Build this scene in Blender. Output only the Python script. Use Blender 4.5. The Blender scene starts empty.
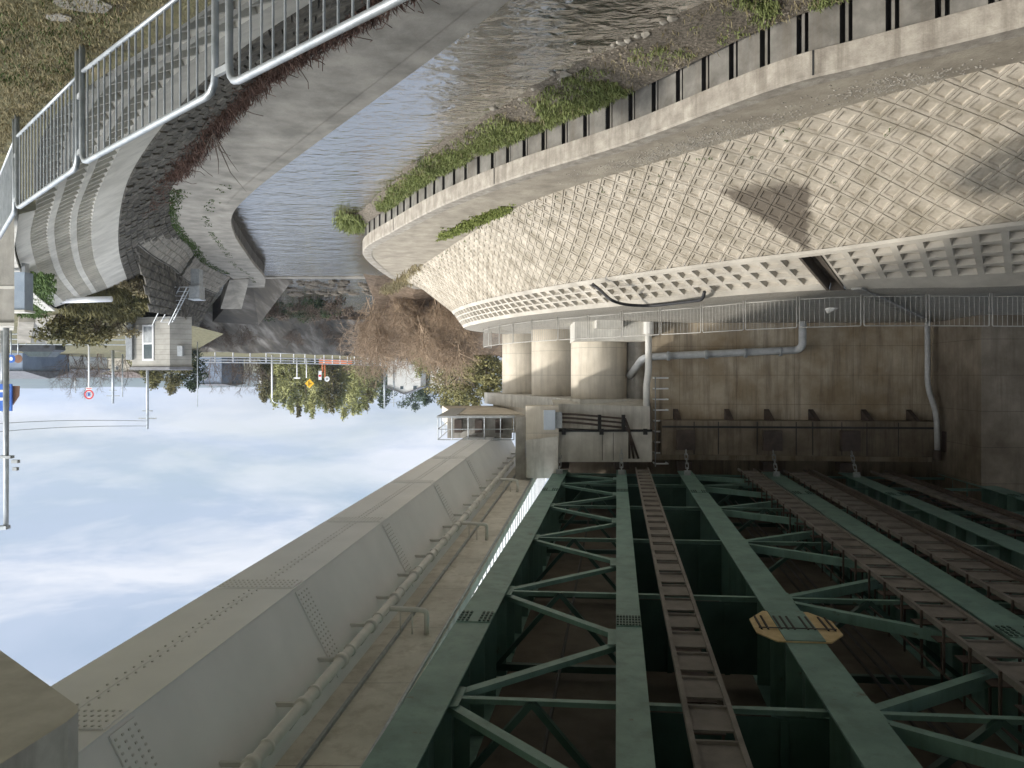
import bpy, math, random
from mathutils import Vector, Matrix, noise
from mathutils.geometry import tessellate_polygon
R = math.radians
S = bpy.context.scene
COL = S.collection
rng = random.Random(7)

# ------------------------------------------------------------------ camera, sky, sun, exposure
F = 769.0
HORIZ = 375.0
cam = bpy.data.cameras.new('camera')
cam.sensor_width = 36.0
cam.lens = F / 1024 * 36
cam.shift_y = -(384 - HORIZ) / 1024
cam.clip_start = 0.1
cam.clip_end = 6000
cam_ob = bpy.data.objects.new('camera', cam)
COL.objects.link(cam_ob)
cam_ob.matrix_world = Matrix.Rotation(R(90), 4, 'X') @ Matrix.Rotation(R(180), 4, 'Z')   # the photo was taken with the phone upside down
S.camera = cam_ob

SUN = Vector((0.80, -0.30, 0.36)).normalized()
SUN_EL = math.asin(SUN.z)
SUN_ROT = math.atan2(SUN.x, SUN.y)
world = bpy.data.worlds.new('World')
S.world = world
world.use_nodes = True
wn, wl = world.node_tree.nodes, world.node_tree.links
bg = wn['Background']
sky = wn.new('ShaderNodeTexSky')
sky.sky_type = 'NISHITA'
sky.sun_disc = False
sky.sun_elevation = SUN_EL
sky.sun_rotation = SUN_ROT
sky.air_density = 1.0
sky.dust_density = 1.5
tc = wn.new('ShaderNodeTexCoord')
mp = wn.new('ShaderNodeMapping')
mp.inputs['Scale'].default_value = (1.3, 1.3, 6.0)
wl.new(tc.outputs['Generated'], mp.inputs['Vector'])
n1 = wn.new('ShaderNodeTexNoise')
n1.inputs['Scale'].default_value = 2.2
n1.inputs['Detail'].default_value = 7
n1.inputs['Roughness'].default_value = 0.55
n1.inputs['Distortion'].default_value = 0.4
wl.new(mp.outputs['Vector'], n1.inputs['Vector'])
r1 = wn.new('ShaderNodeValToRGB')
r1.color_ramp.elements[0].position = 0.36
r1.color_ramp.elements[0].color = (0.55, 0.55, 0.55, 1)
r1.color_ramp.elements[1].position = 0.62
r1.color_ramp.elements[1].color = (1, 1, 1, 1)
wl.new(n1.outputs['Fac'], r1.inputs['Fac'])
n2 = wn.new('ShaderNodeTexNoise')
n2.inputs['Distortion'].default_value = 0.25
n2.inputs['Scale'].default_value = 3.2
n2.inputs['Detail'].default_value = 8
n2.inputs['Roughness'].default_value = 0.6
wl.new(mp.outputs['Vector'], n2.inputs['Vector'])
r2 = wn.new('ShaderNodeValToRGB')
r2.color_ramp.elements[0].position = 0.43
r2.color_ramp.elements[0].color = (3.6, 4.25, 5.35, 1)
r2.color_ramp.elements[1].position = 0.60
r2.color_ramp.elements[1].color = (5.7, 5.95, 6.5, 1)
wl.new(n2.outputs['Fac'], r2.inputs['Fac'])
mx = wn.new('ShaderNodeMixRGB')
wl.new(r1.outputs['Color'], mx.inputs['Fac'])
wl.new(sky.outputs['Color'], mx.inputs['Color1'])
# thin cloud scatters forward: the sky brightens towards the sun, which stands behind the camera
dt_ = wn.new('ShaderNodeVectorMath'); dt_.operation = 'DOT_PRODUCT'; dt_.inputs[1].default_value = SUN
wl.new(tc.outputs['Generated'], dt_.inputs[0])
mr = wn.new('ShaderNodeMapRange'); mr.inputs['From Min'].default_value = 0.38; mr.inputs['From Max'].default_value = 1.0
mr.inputs['To Min'].default_value = 1.0; mr.inputs['To Max'].default_value = 4.5
wl.new(dt_.outputs['Value'], mr.inputs['Value'])
mr.inputs['To Min'].default_value = 0.0; mr.inputs['To Max'].default_value = 1.0
tint = wn.new('ShaderNodeMixRGB'); tint.inputs['Color1'].default_value = (1, 1, 1, 1); tint.inputs['Color2'].default_value = (7.4, 6.9, 6.1, 1)
wl.new(mr.outputs[0], tint.inputs['Fac'])
ml = wn.new('ShaderNodeVectorMath'); ml.operation = 'MULTIPLY'
wl.new(r2.outputs['Color'], ml.inputs[0]); wl.new(tint.outputs['Color'], ml.inputs[1])
wl.new(ml.outputs[0], mx.inputs['Color2'])
wl.new(mx.outputs['Color'], bg.inputs['Color'])
bg.inputs['Strength'].default_value = 0.10

sun = bpy.data.lights.new('sun', 'SUN')
sun.energy = 2.05
sun.angle = R(2.0)
sun.color = (1.0, 0.95, 0.87)
sun_ob = bpy.data.objects.new('sun', sun)
COL.objects.link(sun_ob)
sun_ob.rotation_euler = SUN.to_track_quat('Z', 'Y').to_euler()

S.view_settings.view_transform = 'Standard'
S.view_settings.look = 'None'
S.view_settings.exposure = 0.62
S.view_settings.gamma = 1
S.view_settings.use_curve_mapping = False
S.cycles.max_bounces = 8
S.cycles.diffuse_bounces = 5

# ------------------------------------------------------------------ geometry helpers
def V(*a): return Vector(a)
def px(x, y, Y): return V((511.5 - x) / F * Y, Y, (y - HORIZ) / F * Y)       # a photo direction at depth Y
def pz(x, y, z): return px(x, y, z * F / (y - HORIZ))                         # a photo direction at height z

class MB:
    def __init__(s): s.v = []; s.f = []
    def quad(s, *p):
        n = len(s.v); s.v += [Vector(q) for q in p]; s.f.append(tuple(range(n, n + len(p))))
    def hexa(s, p):
        n = len(s.v); s.v += [Vector(q) for q in p]
        s.f += [tuple(n + i for i in q) for q in ((0,3,2,1),(4,5,6,7),(0,1,5,4),(1,2,6,5),(2,3,7,6),(3,0,4,7))]
    def box(s, x0, x1, y0, y1, z0, z1):
        s.hexa([(x0,y0,z0),(x1,y0,z0),(x1,y1,z0),(x0,y1,z0),(x0,y0,z1),(x1,y0,z1),(x1,y1,z1),(x0,y1,z1)])
    def prism(s, pts, h):                                   # polygon extruded by vector h
        n = len(s.v); k = len(pts); h = Vector(h)
        s.v += [Vector(p) for p in pts] + [Vector(p) + h for p in pts]
        s.f.append(tuple(range(n + k - 1, n - 1, -1))); s.f.append(tuple(range(n + k, n + 2 * k)))
        for i in range(k):
            j = (i + 1) % k
            s.f.append((n + i, n + j, n + k + j, n + k + i))
    def beam(s, a, b, w, h, up=(0, 0, 1)):
        a, b, up = Vector(a), Vector(b), Vector(up)
        d = (b - a).normalized(); x = d.cross(up)
        if x.length < 1e-4: x = d.cross(V(1, 0, 0))
        x.normalize(); y = x.cross(d).normalized()
        x *= w / 2; y *= h / 2
        s.hexa([a - x - y, a + x - y, b + x - y, b - x - y, a - x + y, a + x + y, b + x + y, b - x + y])
    def tube(s, pts, r, n=8, caps=True):
        pts = [Vector(p) for p in pts]; rs = r if isinstance(r, (list, tuple)) else [r] * len(pts)
        base = len(s.v); up = None
        for i, p in enumerate(pts):
            if i == 0: t = pts[1] - p
            elif i == len(pts) - 1: t = p - pts[-2]
            else: t = (p - pts[i-1]).normalized() + (pts[i+1] - p).normalized()
            t.normalize()
            if up is None:
                up = V(0, 0, 1) if abs(t.z) < .9 else V(1, 0, 0)
            x = t.cross(up)
            if x.length < 1e-4: x = t.cross(V(0.3, 1, 0.2))
            x.normalize(); up = x.cross(t).normalized()
            for k in range(n):
                a = 2 * math.pi * k / n
                s.v.append(p + (x * math.cos(a) + up * math.sin(a)) * rs[i])
        m = len(pts)
        for i in range(m - 1):
            for k in range(n):
                k2 = (k + 1) % n
                s.f.append((base + i*n + k, base + i*n + k2, base + (i+1)*n + k2, base + (i+1)*n + k))
        if caps:
            s.f.append(tuple(base + k for k in range(n - 1, -1, -1)))
            s.f.append(tuple(base + (m-1)*n + k for k in range(n)))
    def cyl(s, c, r, h, n=24):
        s.prism([(c[0] + r*math.cos(2*math.pi*k/n), c[1] + r*math.sin(2*math.pi*k/n), c[2]) for k in range(n)], (0, 0, h))
    def rows(s, lines):                                      # loft through equal-length rows
        n = len(s.v); k = len(lines[0])
        for l in lines: s.v += [Vector(p) for p in l]
        for i in range(len(lines) - 1):
            for j in range(k - 1):
                a = n + i*k + j
                s.f.append((a, a + 1, a + k + 1, a + k))
    def poly(s, pts):
        n = len(s.v); s.v += [Vector(p) for p in pts]
        for t in tessellate_polygon([[Vector(p) for p in pts]]): s.f.append(tuple(n + i for i in t))
    def stone(s, c, r, sq=.7):
        c = Vector(c); n = len(s.v)
        ph = [(0,0,1),(.9,0,.35),(.28,.85,.4),(-.72,.53,.4),(-.72,-.53,.35),(.28,-.85,.4),(.72,.53,-.4),(-.28,.85,-.4),(-.9,0,-.4),(-.28,-.85,-.4),(.72,-.53,-.4),(0,0,-.8)]
        q = rng.random() * 6.28
        for p in ph:
            k = r * rng.uniform(.7, 1.25)
            x, y = p[0]*math.cos(q) - p[1]*math.sin(q), p[0]*math.sin(q) + p[1]*math.cos(q)
            s.v.append(c + V(x*k*1.2, y*k, p[2]*k*sq))
        for f in ((0,1,2),(0,2,3),(0,3,4),(0,4,5),(0,5,1),(1,6,2),(2,7,3),(3,8,4),(4,9,5),(5,10,1),(2,6,7),(3,7,8),(4,8,9),(5,9,10),(1,10,6),(11,7,6),(11,8,7),(11,9,8),(11,10,9),(11,6,10)):
            s.f.append(tuple(n + i for i in f))

ROOTLOC = {}
def tag(o, label=None, cat=None, group=None, kind=None):
    if label: o['label'] = label
    if cat: o['category'] = cat
    if group: o['group'] = group
    if kind: o['kind'] = kind
    return o
def obj(name, mb, mat, parent=None, smooth=False, origin=None):
    """one mesh object; world-space vertices are stored relative to the thing it belongs to"""
    if parent is not None: o0 = ROOTLOC[parent.name]
    elif origin is not None: o0 = Vector(origin)
    else:
        xs = [p.x for p in mb.v]; ys = [p.y for p in mb.v]; zs = [p.z for p in mb.v]
        o0 = V((min(xs)+max(xs))/2, (min(ys)+max(ys))/2, min(zs))
    me = bpy.data.meshes.new(name)
    me.from_pydata([tuple(p - o0) for p in mb.v], [], mb.f)
    me.materials.append(mat); me.update()
    if smooth: me.polygons.foreach_set('use_smooth', [True] * len(me.polygons))
    o = bpy.data.objects.new(name, me); COL.objects.link(o)
    if parent is not None: o.parent = parent
    else: o.location = o0
    ROOTLOC[o.name] = o0
    return o
def thing(name, label, cat, loc, group=None):
    o = bpy.data.objects.new(name, None); COL.objects.link(o)
    o.location = loc; o.empty_display_size = .2
    ROOTLOC[o.name] = Vector(loc)
    return tag(o, label, cat, group)
def solo(name, mb, mat, label, cat, group=None, kind=None, smooth=False):
    return tag(obj(name, mb, mat, smooth=smooth), label, cat, group, kind)
def dup(root, loc, rotz=0, scale=1.0, label=None):
    r = root.copy(); COL.objects.link(r); r.location = loc; r.rotation_euler = (0, 0, rotz); r.scale = (scale,)*3
    if label: r['label'] = label
    for ch in list(root.children):
        c = ch.copy(); COL.objects.link(c); c.parent = r
        for g in list(ch.children):
            d = g.copy(); COL.objects.link(d); d.parent = c
    return r
def recalc(o):
    import bmesh
    b = bmesh.new(); b.from_mesh(o.data); bmesh.ops.recalc_face_normals(b, faces=b.faces); b.to_mesh(o.data); b.free(); return o

def cr(p, u):                                                # Catmull-Rom through control points
    n = len(p) - 1
    i = max(0, min(n - 1, int(math.floor(u)))); t = u - i
    a, b = p[i], p[i+1]
    z = p[i-1] if i > 0 else a * 2 - b
    c = p[i+2] if i + 2 <= n else b * 2 - a
    return .5 * ((2*b - 2*b + 2*a) + (b - z)*t + (2*z - 5*a + 4*b - c)*t*t + (3*a - z - 3*b + c)*t*t*t)
def dense(p, per=8): 
    return [cr(p, i / per) for i in range((len(p) - 1) * per + 1)]
class Surf:
    """ruled strip between two aligned control lines, measured in metres along its length"""
    def __init__(s, A, B, sag=0.0):
        s.A, s.B, s.sag = A, B, sag
        s.tab = [0.0]; s.us = [0.0]; q = (A[0] + B[0]) / 2; N = (len(A) - 1) * 24
        for i in range(1, N + 1):
            u = i / 24; w = (cr(A, u) + cr(B, u)) / 2
            s.tab.append(s.tab[-1] + (w - q).length); s.us.append(u); q = w
        s.len = s.tab[-1]
    def u(s, m):
        import bisect
        i = max(1, min(len(s.tab) - 1, bisect.bisect_left(s.tab, m)))
        a, b = s.tab[i-1], s.tab[i]
        return s.us[i-1] + (m - a) / max(1e-6, b - a) / 24
    def m_of(s, u):
        i = max(0, min(len(s.tab) - 2, int(u * 24)))
        return s.tab[i] + (s.tab[i+1] - s.tab[i]) * (u * 24 - i)
    def raw(s, m, v):
        u = s.u(m); p = cr(s.A, u).lerp(cr(s.B, u), v)
        if s.sag: p = p - V(0, 0, s.sag * (v / .36 if v < .36 else (1 - v) / .64))
        return p
    def at(s, m, v, h=0.0):
        p = s.raw(m, v)
        if h == 0: return p
        e = .02
        a = s.raw(m + e, v) - s.raw(m - e, v); b = s.raw(m, min(1, v + e)) - s.raw(m, max(0, v - e))
        n = a.cross(b)
        if n.z < 0: n = -n
        return p + n.normalized() * h
    def width(s, m): return (s.raw(m, 1) - s.raw(m, 0)).length

def blades(mb, c, h, n, spread, w=.012):
    for _ in range(n):
        a = rng.random()*6.283; r = spread*math.sqrt(rng.random())
        p = Vector(c) + V(r*math.cos(a), r*math.sin(a), 0); lean = V(rng.gauss(0,.45), rng.gauss(0,.45), 1).normalized()
        hh = h*rng.uniform(.5,1.2); s = V(math.cos(a*3), math.sin(a*3), 0)*w
        q = p + lean*hh*.6 + V(0,0,0); e = p + lean*hh + V(lean.x, lean.y, -.4)*hh*.3
        mb.quad(p - s, p + s, q + s*.8, q - s*.8); mb.quad(q - s*.8, q + s*.8, e)

# ------------------------------------------------------------------ materials
def M(name, c1, c2, scale=1.5, rough=.85, bump=.15, bscale=25, streak=None, joints=None, metal=0.0, stretch=(1, 1, 1), spec=.4, c3=None, ramp=(.35, .68), rust=0):
    m = bpy.data.materials.new(name); m.use_nodes = True
    n, l = m.node_tree.nodes, m.node_tree.links
    b = n['Principled BSDF']
    b.inputs['Roughness'].default_value = rough; b.inputs['Metallic'].default_value = metal
    b.inputs['Specular IOR Level'].default_value = spec
    g = n.new('ShaderNodeNewGeometry')
    mp = n.new('ShaderNodeMapping'); mp.inputs['Scale'].default_value = stretch
    l.new(g.outputs['Position'], mp.inputs['Vector'])
    t = n.new('ShaderNodeTexNoise'); t.inputs['Scale'].default_value = scale; t.inputs['Detail'].default_value = 9; t.inputs['Roughness'].default_value = .62
    l.new(mp.outputs['Vector'], t.inputs['Vector'])
    r = n.new('ShaderNodeValToRGB')
    r.color_ramp.elements[0].position = ramp[0]; r.color_ramp.elements[0].color = (*c1, 1)
    r.color_ramp.elements[1].position = ramp[1]; r.color_ramp.elements[1].color = (*c2, 1)
    if c3: e = r.color_ramp.elements.new((ramp[0]+ramp[1])/2); e.color = (*c3, 1)
    l.new(t.outputs['Fac'], r.inputs['Fac'])
    col = r.outputs['Color']
    def mul(col, fac_out, dark, amt):
        x = n.new('ShaderNodeMixRGB'); x.blend_type = 'MIX'
        if amt != 1:
            k = n.new('ShaderNodeMath'); k.operation = 'MULTIPLY'; k.inputs[1].default_value = amt; l.new(fac_out, k.inputs[0]); fac_out = k.outputs[0]
        l.new(fac_out, x.inputs['Fac']); l.new(col, x.inputs['Color1']); x.inputs['Color2'].default_value = (*dark, 1)
        return x.outputs['Color']
    if streak:                                               # rain streaks running down the face
        mp2 = n.new('ShaderNodeMapping'); mp2.inputs['Scale'].default_value = (1.6, 1.6, .12)
        l.new(g.outputs['Position'], mp2.inputs['Vector'])
        t2 = n.new('ShaderNodeTexNoise'); t2.inputs['Scale'].default_value = 1.5; t2.inputs['Detail'].default_value = 6; t2.inputs['Roughness'].default_value = .7
        l.new(mp2.outputs['Vector'], t2.inputs['Vector'])
        rr = n.new('ShaderNodeValToRGB'); rr.color_ramp.elements[0].position = .48; rr.color_ramp.elements[1].position = .66
        l.new(t2.outputs['Fac'], rr.inputs['Fac'])
        col = mul(col, rr.outputs['Color'], streak[0], streak[1])
    if rust:                                                 # small rust blooms breaking through the paint
        t4 = n.new('ShaderNodeTexNoise'); t4.inputs['Scale'].default_value = 2.6; t4.inputs['Detail'].default_value = 10; t4.inputs['Roughness'].default_value = .72
        l.new(g.outputs['Position'], t4.inputs['Vector'])
        r4 = n.new('ShaderNodeValToRGB'); r4.color_ramp.elements[0].position = .62; r4.color_ramp.elements[1].position = .68
        l.new(t4.outputs['Fac'], r4.inputs['Fac']); col = mul(col, r4.outputs['Color'], (.10, .065, .04), rust)
    if joints:                                               # formwork joints: (dx, dy, dz) spacings in metres, 0 = none
        sep = n.new('ShaderNodeSeparateXYZ'); l.new(g.outputs['Position'], sep.inputs[0])
        for ax, d in zip('XYZ', joints):
            if not d: continue
            q = n.new('ShaderNodeMath'); q.operation = 'DIVIDE'; q.inputs[1].default_value = d; l.new(sep.outputs[ax], q.inputs[0])
            fr = n.new('ShaderNodeMath'); fr.operation = 'FRACT'; l.new(q.outputs[0], fr.inputs[0])
            lt = n.new('ShaderNodeMath'); lt.operation = 'LESS_THAN'; lt.inputs[1].default_value = .018 / d; l.new(fr.outputs[0], lt.inputs[0])
            col = mul(col, lt.outputs[0], tuple(c*.35 for c in c1), .7)
    l.new(col, b.inputs['Base Color'])
    if bump:
        t3 = n.new('ShaderNodeTexNoise'); t3.inputs['Scale'].default_value = bscale; t3.inputs['Detail'].default_value = 5
        l.new(g.outputs['Position'], t3.inputs['Vector'])
        bp = n.new('ShaderNodeBump'); bp.inputs['Strength'].default_value = bump; bp.inputs['Distance'].default_value = .03
        l.new(t3.outputs['Fac'], bp.inputs['Height']); l.new(bp.outputs['Normal'], b.inputs['Normal'])
    return m

mt_berm = M('berm_concrete', (.27, .235, .185), (.43, .38, .30), 1.3, bump=.3, bscale=18, streak=((.2, .17, .13), .35))
mt_cap = M('cap_concrete', (.27, .24, .20), (.45, .41, .345), 3.0, bump=.4, streak=((.17, .145, .115), .65))
mt_block = M('block_concrete', (.33, .29, .225), (.56, .50, .41), 1.4, bump=.3, bscale=22, c3=(.45,.40,.325), streak=((.27,.23,.175),.45))
mt_waffle = M('waffle_concrete', (.36, .33, .28), (.54, .50, .43), .8, bump=.2)
mt_lwaffle = M('weathered_grid_concrete', (.50, .475, .415), (.68, .65, .575), .8, bump=.2, streak=((.25, .24, .21), .25))
mt_grey = M('grey_concrete', (.26, .25, .225), (.42, .40, .36), 1.6, streak=((.15, .14, .12), .55))
mt_lbank = M('bank_concrete', (.21, .195, .165), (.38, .35, .30), 1.1, bump=.3, bscale=15)
mt_dark = M('mossy_block', (.045, .042, .034), (.20, .185, .155), 2.6, bump=.9, bscale=7, c3=(.10, .09, .07), streak=((.04,.035,.028),.6))
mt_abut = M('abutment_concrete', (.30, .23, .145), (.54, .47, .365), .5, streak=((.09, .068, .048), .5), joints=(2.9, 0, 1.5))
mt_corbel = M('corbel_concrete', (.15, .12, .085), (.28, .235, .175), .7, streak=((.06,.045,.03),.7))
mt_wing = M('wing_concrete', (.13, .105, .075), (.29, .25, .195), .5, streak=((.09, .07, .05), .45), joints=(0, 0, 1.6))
mt_pier = M('pier_concrete', (.55, .495, .405), (.68, .62, .52), .9, streak=((.34, .30, .24), .45), joints=(0, 0, 1.45))
mt_light = M('light_concrete', (.50, .48, .43), (.66, .64, .58), 1.5, streak=((.32, .30, .26), .5))
mt_soffit = M('soffit_concrete', (.54, .515, .45), (.72, .685, .61), .9, joints=(0, 3.0, 0), streak=((.36,.32,.26),.5))
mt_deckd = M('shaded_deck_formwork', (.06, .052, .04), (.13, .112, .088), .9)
mt_nearcap = M('near_pier_concrete', (.44, .435, .42), (.64, .63, .61), 1.2, bump=.3, bscale=12)
mt_nearside = M('near_pier_face', (.5, .49, .46), (.7, .69, .65), 2.0, streak=((.33, .32, .3), .6))
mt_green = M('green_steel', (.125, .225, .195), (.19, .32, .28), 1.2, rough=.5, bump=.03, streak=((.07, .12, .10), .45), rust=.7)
mt_greend = M('green_steel_shaded', (.03, .07, .06), (.055, .11, .095), 1.2, rough=.55, bump=.03)  # green steel darkened: shade between the girders is in the colour; bolts share it
mt_brown = M('brown_steel', (.13, .118, .105), (.215, .198, .18), 2.2, rough=.7, bump=.1)
mt_browndk = M('rusty_brown_steel', (.06, .045, .038), (.11, .085, .07), 2.2, rough=.7, bump=.1)
mt_primer = M('yellow_primer', (.42, .31, .15), (.60, .47, .26), 3, rough=.7)
mt_black = M('black_paint', (.02, .02, .02), (.035, .035, .035), 5, rough=.7)
mt_box = M('grey_paint', (.76, .775, .775), (.84, .85, .85), .7, rough=.42, bump=.02)
mt_boxbolt = M('grey_bolts', (.54, .54, .52), (.62, .62, .60), 3, rough=.6)
mt_galv = M('galvanised_steel', (.31, .34, .36), (.47, .50, .52), 6, rough=.42, bump=.05, metal=.45)
mt_galvd = M('dull_galvanised_steel', (.30, .32, .33), (.45, .47, .48), 6, rough=.5, bump=.05, metal=.3)
mt_fence = M('fence_paint', (.36,.35,.32), (.50,.48,.44), 6, rough=.6, bump=0)
mt_pipe = M('grey_pipe', (.42, .43, .43), (.56, .57, .57), 3, rough=.4, bump=.03)
mt_pvc = M('pale_pipe', (.64, .63, .59), (.76, .745, .70), 3, rough=.45, bump=.03)
mt_hose = M('black_hose', (.018, .018, .02), (.04, .04, .042), 5, rough=.5)
mt_wpanel = M('white_panel', (.80, .81, .82), (.9, .9, .9), 2, rough=.5, bump=.02)
mt_pile = M('sheet_pile_steel', (.13, .122, .105), (.27, .255, .225), 1.8, rough=.7, bump=.1, streak=((.13, .105, .075), .5))
mt_piled = M('sheet_pile_groove_shade', (.035, .032, .03), (.07, .065, .06), 2, rough=.8)  # pile steel darkened so the recesses carry their shade in the colour
mt_gravel = M('gravel', (.22, .20, .165), (.50, .465, .405), 30, bump=.8, bscale=60, ramp=(.3, .7))
mt_shoal = M('shoal_gravel', (.06, .05, .036), (.25, .215, .17), 14, bump=.9, bscale=40)
mt_stone = M('pale_stone', (.36, .33, .29), (.62, .59, .54), 6, bump=.3)
mt_gravst = M('crushed_stone', (.22,.20,.165), (.42,.385,.33), 5, bump=.3)
mt_shoalst = M('shoal_stone', (.13,.11,.085), (.38,.33,.27), 5, bump=.3)
mt_soil = M('dry_grass_soil', (.10, .085, .05), (.25, .21, .13), 3.5, bump=.7, bscale=40, c3=(.16, .15, .075))
mt_leaflit = M('leaf_litter', (.10,.07,.045), (.24,.175,.12), 3.5, bump=.8, bscale=30)
mt_road = M('road_surface', (.33, .31, .27), (.48, .455, .405), 5, bump=.3, bscale=60)
mt_grassg = M('fresh_grass', (.12, .155, .035), (.27, .30, .085), 8, bump=.1)
mt_weed = M('shore_weed', (.12, .15, .045), (.29, .325, .125), 5, bump=.1)
mt_dry = M('dry_blades', (.20, .165, .085), (.36, .31, .18), 6, bump=.1)
mt_moss = M('moss', (.05, .09, .025), (.10, .15, .04), 6, bump=.1)
mt_twig = M('brown_twigs', (.20, .145, .095), (.42, .315, .22), 3, bump=.1)
mt_twigr = M('reddish_creeper', (.10, .06, .045), (.21, .125, .095), 4, bump=.1)
mt_twigd = M('dark_twigs', (.085, .06, .043), (.16, .125, .095), 3, bump=.1)
mt_leafo = M('olive_leaf', (.08, .08, .03), (.23, .20, .085), 1.2, bump=.0)
mt_leafy = M('yellow_green_leaf', (.11, .11, .04), (.28, .25, .10), .8, bump=.0)
mt_leafd = M('dark_conifer_leaf', (.02, .038, .016), (.065, .095, .035), .8, bump=.0)
mt_leafb = M('bamboo_leaf', (.20, .215, .075), (.46, .45, .20), .35, bump=.0)
mt_bark = M('bark', (.07, .055, .04), (.14, .11, .085), 6, bump=.4)
mt_hill = M('wooded_hill', (.035, .06, .035), (.08, .105, .06), .02, bump=0)
mt_wallw = M('white_wall', (.72, .71, .68), (.82, .81, .78), .6, rough=.8, bump=.03)
mt_wallb = M('beige_wall', (.48, .44, .37), (.58, .54, .46), .6, rough=.8, bump=.03)
mt_wallg = M('slate_blue_wall', (.20, .25, .34), (.28, .34, .44), .6, rough=.8, bump=.03)
mt_roofg = M('grey_roof', (.13, .13, .14), (.22, .22, .23), 2, rough=.6, bump=.1)
mt_roofb = M('brown_roof', (.16, .12, .10), (.24, .19, .16), 2, rough=.6, bump=.1)
mt_glass = M('dark_glass', (.05, .07, .08), (.09, .12, .13), 2, rough=.12, bump=0, spec=.6)
mt_frame = M('white_frame', (.70, .71, .72), (.8, .8, .8), 3, rough=.5, bump=0)
mt_panelb = M('blue_grey_panel', (.22, .27, .33), (.29, .34, .40), 3, rough=.5, bump=0)
mt_red = M('sign_red', (.62, .03, .04), (.7, .05, .05), 3, rough=.5, bump=0)
mt_blue = M('sign_blue', (.03, .12, .50), (.05, .18, .58), 3, rough=.5, bump=0)
mt_yel = M('sign_yellow', (.80, .46, .02), (.85, .52, .03), 3, rough=.5, bump=0)
mt_sgnw = M('sign_white', (.78, .78, .78), (.85, .85, .85), 3, rough=.5, bump=0)
mt_sgnbr = M('sign_brown', (.25, .13, .08), (.31, .17, .10), 3, rough=.6, bump=0)
mt_orange = M('orange_paint', (.62, .17, .06), (.7, .22, .08), 3, rough=.6, bump=0)
mt_jbox = M('pale_blue_box', (.50, .56, .63), (.57, .63, .70), 3, rough=.5, bump=0)
mt_car = M('dark_car_paint', (.03, .035, .045), (.05, .055, .065), 3, rough=.25, bump=0)
mt_tyre = M('tyre_rubber', (.015, .015, .015), (.03, .03, .03), 3, rough=.9, bump=0)

mt_levee = M('levee_concrete', (.06, .055, .045), (.29, .265, .23), .55, stretch=(1.6,.16,.5), bump=.6, bscale=4, c3=(.11, .095, .075))

def stain(mat, apex, dh, ah, length, spread):
    """wet stain spreading down the blocks below the drain outlet"""
    n, l = mat.node_tree.nodes, mat.node_tree.links
    b = n['Principled BSDF']; col = b.inputs['Base Color'].links[0].from_socket
    g = n.new('ShaderNodeNewGeometry')
    sub = n.new('ShaderNodeVectorMath'); sub.operation = 'SUBTRACT'; sub.inputs[1].default_value = apex; l.new(g.outputs['Position'], sub.inputs[0])
    nz = n.new('ShaderNodeTexNoise'); nz.inputs['Scale'].default_value = 2.2; nz.inputs['Detail'].default_value = 6; l.new(g.outputs['Position'], nz.inputs['Vector'])
    def dot(v):
        d = n.new('ShaderNodeVectorMath'); d.operation = 'DOT_PRODUCT'; d.inputs[1].default_value = v; l.new(sub.outputs[0], d.inputs[0]); return d.outputs['Value']
    def mth(op, a, bb=None):
        k = n.new('ShaderNodeMath'); k.operation = op
        for i, q in enumerate((a, bb)):
            if q is None: continue
            if isinstance(q, (int, float)): k.inputs[i].default_value = q
            else: l.new(q, k.inputs[i])
        return k.outputs[0]
    d = dot(dh); a = mth('ABSOLUTE', dot(ah))
    nn = mth('MULTIPLY', mth('SUBTRACT', nz.outputs['Fac'], .5), .55)
    half = mth('ADD', mth('MULTIPLY', d, spread), .12)
    inside = mth('MULTIPLY', mth('SUBTRACT', mth('ADD', half, nn), a), 5)
    top = mth('MULTIPLY', mth('ADD', d, .1), 12)
    bot = mth('MULTIPLY', mth('SUBTRACT', mth('ADD', length, nn), d), 2.2)
    k = mth('MINIMUM', mth('MINIMUM', inside, top), bot)
    c = n.new('ShaderNodeClamp'); l.new(k, c.inputs[0])
    k2 = mth('MULTIPLY', c.outputs[0], .82)
    x = n.new('ShaderNodeMixRGB'); l.new(k2, x.inputs['Fac']); l.new(col, x.inputs['Color1']); x.inputs['Color2'].default_value = (.085, .067, .05, 1)
    l.new(x.outputs['Color'], b.inputs['Base Color'])

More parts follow.
